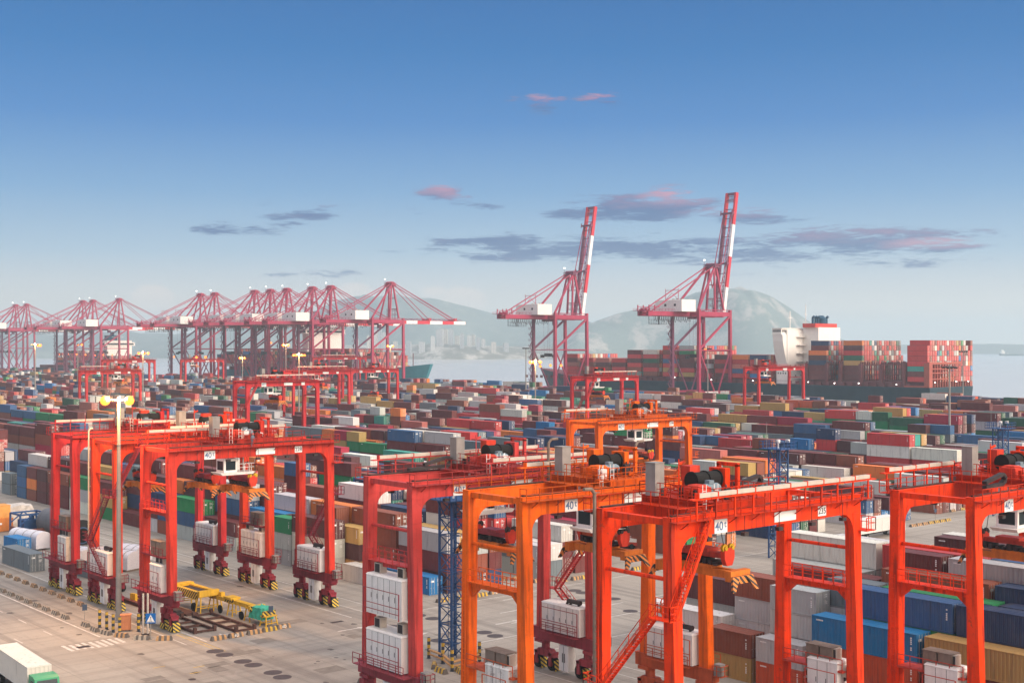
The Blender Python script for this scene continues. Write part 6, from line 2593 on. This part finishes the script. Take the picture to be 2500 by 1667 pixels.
m.box(-2.6, 2.6, -2.0, 2.0, 2.501, 2.62)
m.build('shell', paint('bin_orange', (0.60, 0.20, 0.05), 0.6, .1, 1., .2), R)
m = MB()
m.box(-.4, .4, -2.03, -2.001, 1.4, 1.8)
m.build('label_plate', SIGNW, R)
R = thing('orange_bin', 'smaller light orange box resting on the orange open box', 'steel box', (86.2, 257.2, 2.63), .02)
m = MB()
m.box(-2.4, 2.0, -1.8, 1.8, 0, 2.4)
m.build('shell', paint('bin_light_orange', (0.64, 0.30, 0.08), 0.6, .1, 1., .2), R)
m = MB()
m.box(-2.45, 2.05, -1.85, 1.85, 2.401, 2.5)
m.build('lid', paint('bin_light_orange', (0.64, 0.30, 0.08)), R)
R = thing('flat_rack', 'rust red flat rack beneath the dark blue frame', 'flat rack', (87.8, 244.5, 0), .02)
m = MB()
m.box(-3.0, 3.0, -1.2, 1.2, .15, .55)
m.box(-3.0, -2.8, -1.2, 1.2, .551, 2.4)
m.box(2.8, 3.0, -1.2, 1.2, .551, 2.4)
m.box(-2.79, 2.79, -1.22, -1.1, .551, 1.7)
m.build('deck', paint('rack_rust', (0.20, 0.07, 0.05), 0.7, .15, 1, .3), R)
m = MB()
m.box(.4, 1.0, -1.25, -1.221, .9, 1.3)
m.build('label_plate', SIGNW, R)

# ---- yellow spreader frames on trestles
def trestle(x, y, w, h, parent, mat=YELLOW):
    m = MB()
    for s in (-1, 1):
        m.bar((x - w / 2, y + s * .7, 0), (x - w / 2 + .2, y + s * .45, h), .13)
        m.bar((x + w / 2, y + s * .7, 0), (x + w / 2 - .2, y + s * .45, h), .13)
    m.bar((x - w / 2 + .05, y - .6, h * .35), (x + w / 2 - .05, y - .6, h * .35), .1)
    m.bar((x - w / 2 + .05, y + .6, h * .35), (x + w / 2 - .05, y + .6, h * .35), .1)
    m.box(x - w / 2, x + w / 2, y - .6, y + .6, h, h + .12)
    m.build('trestle', mat, parent)


R = thing('spreader_frame', 'yellow spreader frame with striped ends on tall trestles', 'spreader', (81.8, 163.0, 0), 0.02, 'yellow spreader frames under the cranes')
m = MB()
m.box(-1.6, -.9, -3.6, 3.6, 2.3, 2.9)
m.box(.7, 1.4, -3.6, 3.6, 2.3, 2.9)
m.box(-1.6, 1.4, -3.9, -3.3, 2.25, 3.1)
m.box(-1.6, 1.4, 3.3, 3.9, 2.25, 3.1)
m.box(-2.4, 1.6, 4.6, 5.0, 2.2, 3.0)
m.build('beam', YELLOW, R)
m = MB()
m.box(-1.66, -1.601, -3.2, 3.2, 1.9, 2.95)
m.build('striped_panel', HAZ, R)
m = MB()
m.box(-.8, .6, -3.0, 3.0, 2.35, 2.75)
m.build('machinery', DARK, R)
trestle(-.1, -3.3, 2.8, 2.24, R)
trestle(-.1, 3.2, 2.8, 2.24, R)
m = MB()
m.tube((-1.3, -1.5, .6), (-1.05, -1.5, .6), .6, 16)
m.build('spare_tyre', RUBBER, R)
R = thing('spreader_frame', 'long yellow spreader beam on thin trestles toward the green tarpaulin', 'spreader', (83.6, 156.0, 0), 0.03, 'yellow spreader frames under the cranes')
m = MB()
m.box(-.5, .35, -6.2, 6.2, 1.7, 2.2)
m.box(-1.2, 1.1, -6.6, -6.1, 1.6, 2.3)
m.box(-1.2, 1.1, 6.1, 6.6, 1.6, 2.3)
m.box(-.8, .7, -1.0, 1.0, 2.201, 2.5)
m.box(-.3, .3, 2.5, 3.2, 2.201, 2.7)
m.build('beam', YELLOW, R)
m = MB()
for y in (-6.66, 6.6):
    m.box(-1.2, 1.1, y, y + .06, 1.6, 2.3)
m.box(-.56, -.501, -1.2, 1.2, 1.7, 2.45)
m.build('striped_panel', HAZ, R)
for y in (-5, -.5, 4.6):
    trestle(0, y, 1.4, 1.69, R)
m = MB()
for y in (-3.4, 2.2):
    m.tube((-.7, y, .55), (-.52, y, .55), .55, 16)
    m.build('spare_tyre', RUBBER, R)
    m = MB()
o = lumpy('tarpaulin_bundle', 2.0, 3.0, 1.5, TARPG, (83.9, 148.6, .75), .05, 7)
tag(o, 'green netting bundle over machinery at the end of the yellow beam', 'tarpaulin')
R = thing('striped_barrier', 'yellow striped trestle barrier beside the green netting bundle', 'barrier', (83.9, 146.7, 0), 0.1)
m = MB()
m.box(-1.0, 1.0, -.1, .1, 1.3, 2.0)
m.build('panel', HAZ, R)
trestle(0, 0, 1.9, 1.29, R)
R = thing('yellow_block', 'small yellow steel bracket lying left of the crane numbered 228', 'bracket', (77.5, 172.3, 0), .2)
m = MB()
m.box(-1.0, 1.0, -.6, .6, .2, .8)
m.box(-1.0, -.6, -.6, .6, .801, 1.4)
m.box(.6, 1.0, -.6, .6, .801, 1.4)
m.build('bracket', YELLOW, R)
m = MB()
m.box(-.9, -.5, -.5, .5, 0, .199)
m.box(.5, .9, -.5, .5, 0, .199)
m.build('foot', HAZ, R)

RUST = paint('rusty_steel', (0.085, 0.042, 0.034), 0.8, 0.25, 2.0, 0.3, 0.5)


def skid(label, pts, rungs):
    R = thing('skid_frame', label, 'steel frame', (pts[0][0], pts[0][1], 0), 0, 'rusty skid frames on the apron')
    o = Vector((pts[0][0], pts[0][1], 0))
    P4 = [Vector((x, y, .2)) - o for x, y in pts]
    m = MB()
    m.bar(P4[0], P4[1], .28)
    m.bar(P4[3], P4[2], .28)
    m.build('rail', RUST, R)
    m = MB()
    for t in rungs:
        m.bar(P4[0].lerp(P4[1], t), P4[3].lerp(P4[2], t), .24)
    m.build('cross_member', RUST, R)
    m = MB()
    for p in P4:
        m.box(p.x - .2, p.x + .2, p.y - .2, p.y + .2, .0, .75)
    m.build('corner_post', RUST, R)


skid('near rusty skid frame beside the crane wheels', [(74.6, 158.0), (74.5, 148.8), (77.2, 148.8), (77.2, 158.0)], (0, .33, .62, 1))
skid('longer rusty skid frame left of the orange striped blocks', [(78.9, 158.0), (78.8, 146.0), (81.4, 146.0), (81.5, 158.0)], (0, .25, .5, .75, 1))
R = thing('steel_plates', 'stack of dark steel plates by the rusty frames', 'steel plates', (79.2, 161.8, 0), .05)
m = MB()
m.box(-.9, .9, -2.6, 2.6, 0, .25)
m.build('plate', RUST, R)
m = MB()
m.box(-2.2, -1.0, -2.0, .3, 0, .5)
m.box(-2.0, -1.2, -1.8, 0, .501, .75)
m.build('beam_offcut', DARK, R)
R = thing('steel_beam', 'long rust red beam lying beside the lamp mast crane', 'beam', (76.3, 172.2, 0), .02)
m = MB()
m.box(-.3, .3, -4, 4, 0, .08)
m.box(-.05, .05, -4, 4, .081, .45)
m.box(-.3, .3, -4, 4, .451, .53)
m.build('web', paint('rack_rust', (0.20, 0.07, 0.05)), R)
m = MB()
m.box(-.35, .35, -4.06, -4.0, 0, .56)
m.build('end_plate', RUST, R)
R = thing('axle_unit', 'dark axle unit lying behind the lamp mast crane', 'axle', (78.0, 181.0, 0), .4)
m = MB()
m.tube((-1.2, 0, .6), (1.2, 0, .6), .16, 8)
m.box(-.4, .4, -.5, .5, .3, 1.0)
m.build('axle', RUST, R)
for x in (-1.15, 1.15):
    m = MB()
    m.tube((x - .2, 0, .6), (x + .2, 0, .6), .6, 16)
    m.build('wheel', RUBBER, R)


# ================================================================== lorries
def lorry(label, x, y, rz, cabcol, boxcol, boxname):
    R = thing('container_lorry', label, 'lorry', (x, y, 0), rz, 'container lorries on the yard roads')
    K = paint('cab_' + boxname, cabcol, 0.35, .05)
    m = MB()
    m.box(-.5, .5, -6.2, 8.6, .75, 1.15)
    m.box(-1.2, 1.2, -6.2, -5.9, .8, 1.15)
    m.box(-1.2, 1.2, 4.6, 5.0, .8, 1.15)
    m.build('chassis', DARK, R)
    m = MB()
    m.prism([(6.6, .6), (8.8, .6), (8.85, 1.7), (8.55, 3.0), (7.9, 3.15), (6.6, 3.15)], 'x', -1.22, 1.22)
    c = m.build('cab', K, R)
    m = MB()
    m._add([(-1.05, 8.87, 1.75), (1.05, 8.87, 1.75), (1.0, 8.61, 2.85), (-1.0, 8.61, 2.85)], [(0, 1, 2, 3)])
    for s in (-1, 1):
        m.box(s * 1.23 - .006, s * 1.23 + .006, 7.2, 8.3, 1.8, 2.7)
    m.build('window', GLASS, c)
    m = MB()
    for s in (-1, 1):
        m.box(s * .9 - .2, s * .9 + .2, 8.82, 8.9, .8, 1.05)
    m.build('headlight', SIGNW, c)
    for yy in (-5.2, -3.9, 5.2, 7.7):
        for s in (-1, 1):
            m = MB()
            m.tube((s * 1.2, yy, .52), (s * .75, yy, .52), .52, 16)
            w = m.build('wheel', RUBBER, R)
            m = MB()
            m.tube((s * 1.23, yy, .52), (s * 1.201, yy, .52), .26, 12)
            m.build('hub', GREY, w)
    b = dict(x=x, y=y, z=1.16, L=12.19, H=2.6, c=PN[boxname], col=boxcol, rev=False, rz=rz)
    r = put_container(b, True)
    r.location = Vector((x, y, 1.16))
    return r


d0 = Vector((49.8, 147.5, 0)) - Vector((47.2, 121.5, 0))
r = lorry('green lorry passing at the near left corner under a cream container', 48.4, 136.6, -.06 + pi, (0.05, 0.28, 0.14), (0.62, 0.58, 0.51), 'off-white')
tag(r, 'cream container riding on the green lorry at the near corner', 'container', 'containers on lorries')
r = lorry('white lorry driving along the cross road behind crane 235', 211.0, 139.6, -pi / 2, (0.6, 0.6, 0.58), (0.64, 0.62, 0.58), 'light grey')
tag(r, 'white container on the lorry driving along the cross road', 'container', 'containers on lorries')
X, Y = ground_at(1520, 1336)
R = thing('yard_truck', 'small red and white truck parked under the vermilion crane girder', 'truck', (X, Y, 0), .4)
m = MB()
m.prism([(-3.2, .7), (3.0, .7), (3.1, 1.6), (2.6, 2.6), (1.2, 2.7), (1.2, 1.3), (-3.2, 1.3)], 'x', -1.1, 1.1)
m.build('body', paint('truck_red', (0.45, 0.06, 0.04), 0.5), R)
m = MB()
m.box(-1.14, 1.14, -3.1, 1.1, 1.31, 1.9)
m.build('bed', WHITE, R)
m = MB()
m.box(-1.11, 1.11, 1.6, 2.4, 1.75, 2.45)
m.build('window', GLASS, R)
for yy in (-2.2, 2.0):
    for s in (-1, 1):
        m = MB()
        m.tube((s * 1.15, yy, .5), (s * .8, yy, .5), .5, 14)
        m.build('wheel', RUBBER, R)


# ================================================================== worker on the trolley of crane 228
def worker(x, y, z, rz):
    R = thing('person', 'worker in grey blue overalls and pink helmet standing on crane trolley', 'person', (x, y, z), rz)
    pts = {'pel': ((0, 0, .95), .15), 'ab': ((0, .01, 1.12), .14), 'ch': ((0, .02, 1.32), .165), 'ne': ((0, .03, 1.50), .065), 'hd': ((0, .05, 1.62), .10), 'hd2': ((0, .05, 1.70), .095),
           'ls': ((-.19, .02, 1.40), .07), 'le': ((-.25, .05, 1.13), .05), 'lw': ((-.22, .20, .95), .036), 'lh': ((-.21, .26, .90), .038),
           'rs': ((.19, .02, 1.40), .07), 're': ((.26, .0, 1.12), .05), 'rw': ((.25, .10, .90), .036), 'rh': ((.25, .13, .82), .038),
           'lk': ((-.11, .03, .50), .075), 'lf': ((-.12, .0, .09), .055), 'lt': ((-.13, .16, .045), .045), 'lu': ((-.10, 0, .85), .10),
           'rk': ((.11, .02, .50), .075), 'rf': ((.13, -.02, .09), .055), 'rt': ((.15, .14, .045), .045), 'ru': ((.10, 0, .85), .10)}
    edges = [('pel', 'ab'), ('ab', 'ch'), ('ch', 'ne'), ('ne', 'hd'), ('hd', 'hd2'), ('ch', 'ls'), ('ls', 'le'), ('le', 'lw'), ('lw', 'lh'), ('ch', 'rs'), ('rs', 're'), ('re', 'rw'), ('rw', 'rh'),
             ('pel', 'lu'), ('lu', 'lk'), ('lk', 'lf'), ('lf', 'lt'), ('pel', 'ru'), ('ru', 'rk'), ('rk', 'rf'), ('rf', 'rt')]
    ks = list(pts)
    me = bpy.data.meshes.new('body')
    me.from_pydata([pts[k][0] for k in ks], [(ks.index(a), ks.index(b)) for a, b in edges], [])
    o = link('body', me, R)
    me.materials.append(paint('overalls', (0.13, 0.16, 0.20), 0.8, .15, 4.0))
    md = o.modifiers.new('skin', 'SKIN')
    sv = me.skin_vertices[0].data if me.skin_vertices else None
    if sv is None:
        import bmesh
        bm = bmesh.new()
        bm.from_mesh(me)
        bm.verts.layers.skin.verify()
        bm.to_mesh(me)
        bm.free()
        sv = me.skin_vertices[0].data
    for i, k in enumerate(ks):
        sv[i].radius = (pts[k][1], pts[k][1])
        sv[i].use_root = (i == 0)
    o.modifiers.new('sub', 'SUBSURF').levels = 1
    o.modifiers['sub'].render_levels = 1
    m = MB()
    m.tube((0, .05, 1.70), (0, .05, 1.80), .125, 12, .09)
    m.box(-.09, .09, .12, .22, 1.70, 1.72)
    m.build('helmet', paint('helmet_pink', (0.55, 0.12, 0.14), 0.4), R)
    m = MB()
    m.box(-.055, .055, .135, .15, 1.58, 1.69)
    m.build('face', paint('skin', (0.40, 0.22, 0.15), 0.6), R)


worker(73 + 11.2, 156.3 - 3.75 - 1.0, 23.3 - .23, pi)

# ================================================================== haze
m = MB()
m.box(-9500, 9500, -9500, 9500, -5.0, 232.0)
hz = m.build('haze', [])
hm = bpy.data.materials.new('haze')
hm.use_nodes = True
for n in list(hm.node_tree.nodes):
    hm.node_tree.nodes.remove(n)
ho = hm.node_tree.nodes.new('ShaderNodeOutputMaterial')
pv = hm.node_tree.nodes.new('ShaderNodeVolumePrincipled')
pv.inputs['Color'].default_value = (0.55, 0.70, 0.77, 1)
pv.inputs['Density'].default_value = 1.75e-4
pv.inputs['Anisotropy'].default_value = 0.2
hm.node_tree.links.new(pv.outputs[0], ho.inputs['Volume'])
hz.data.materials.append(hm)
tag(hz, None, None, None, 'stuff')
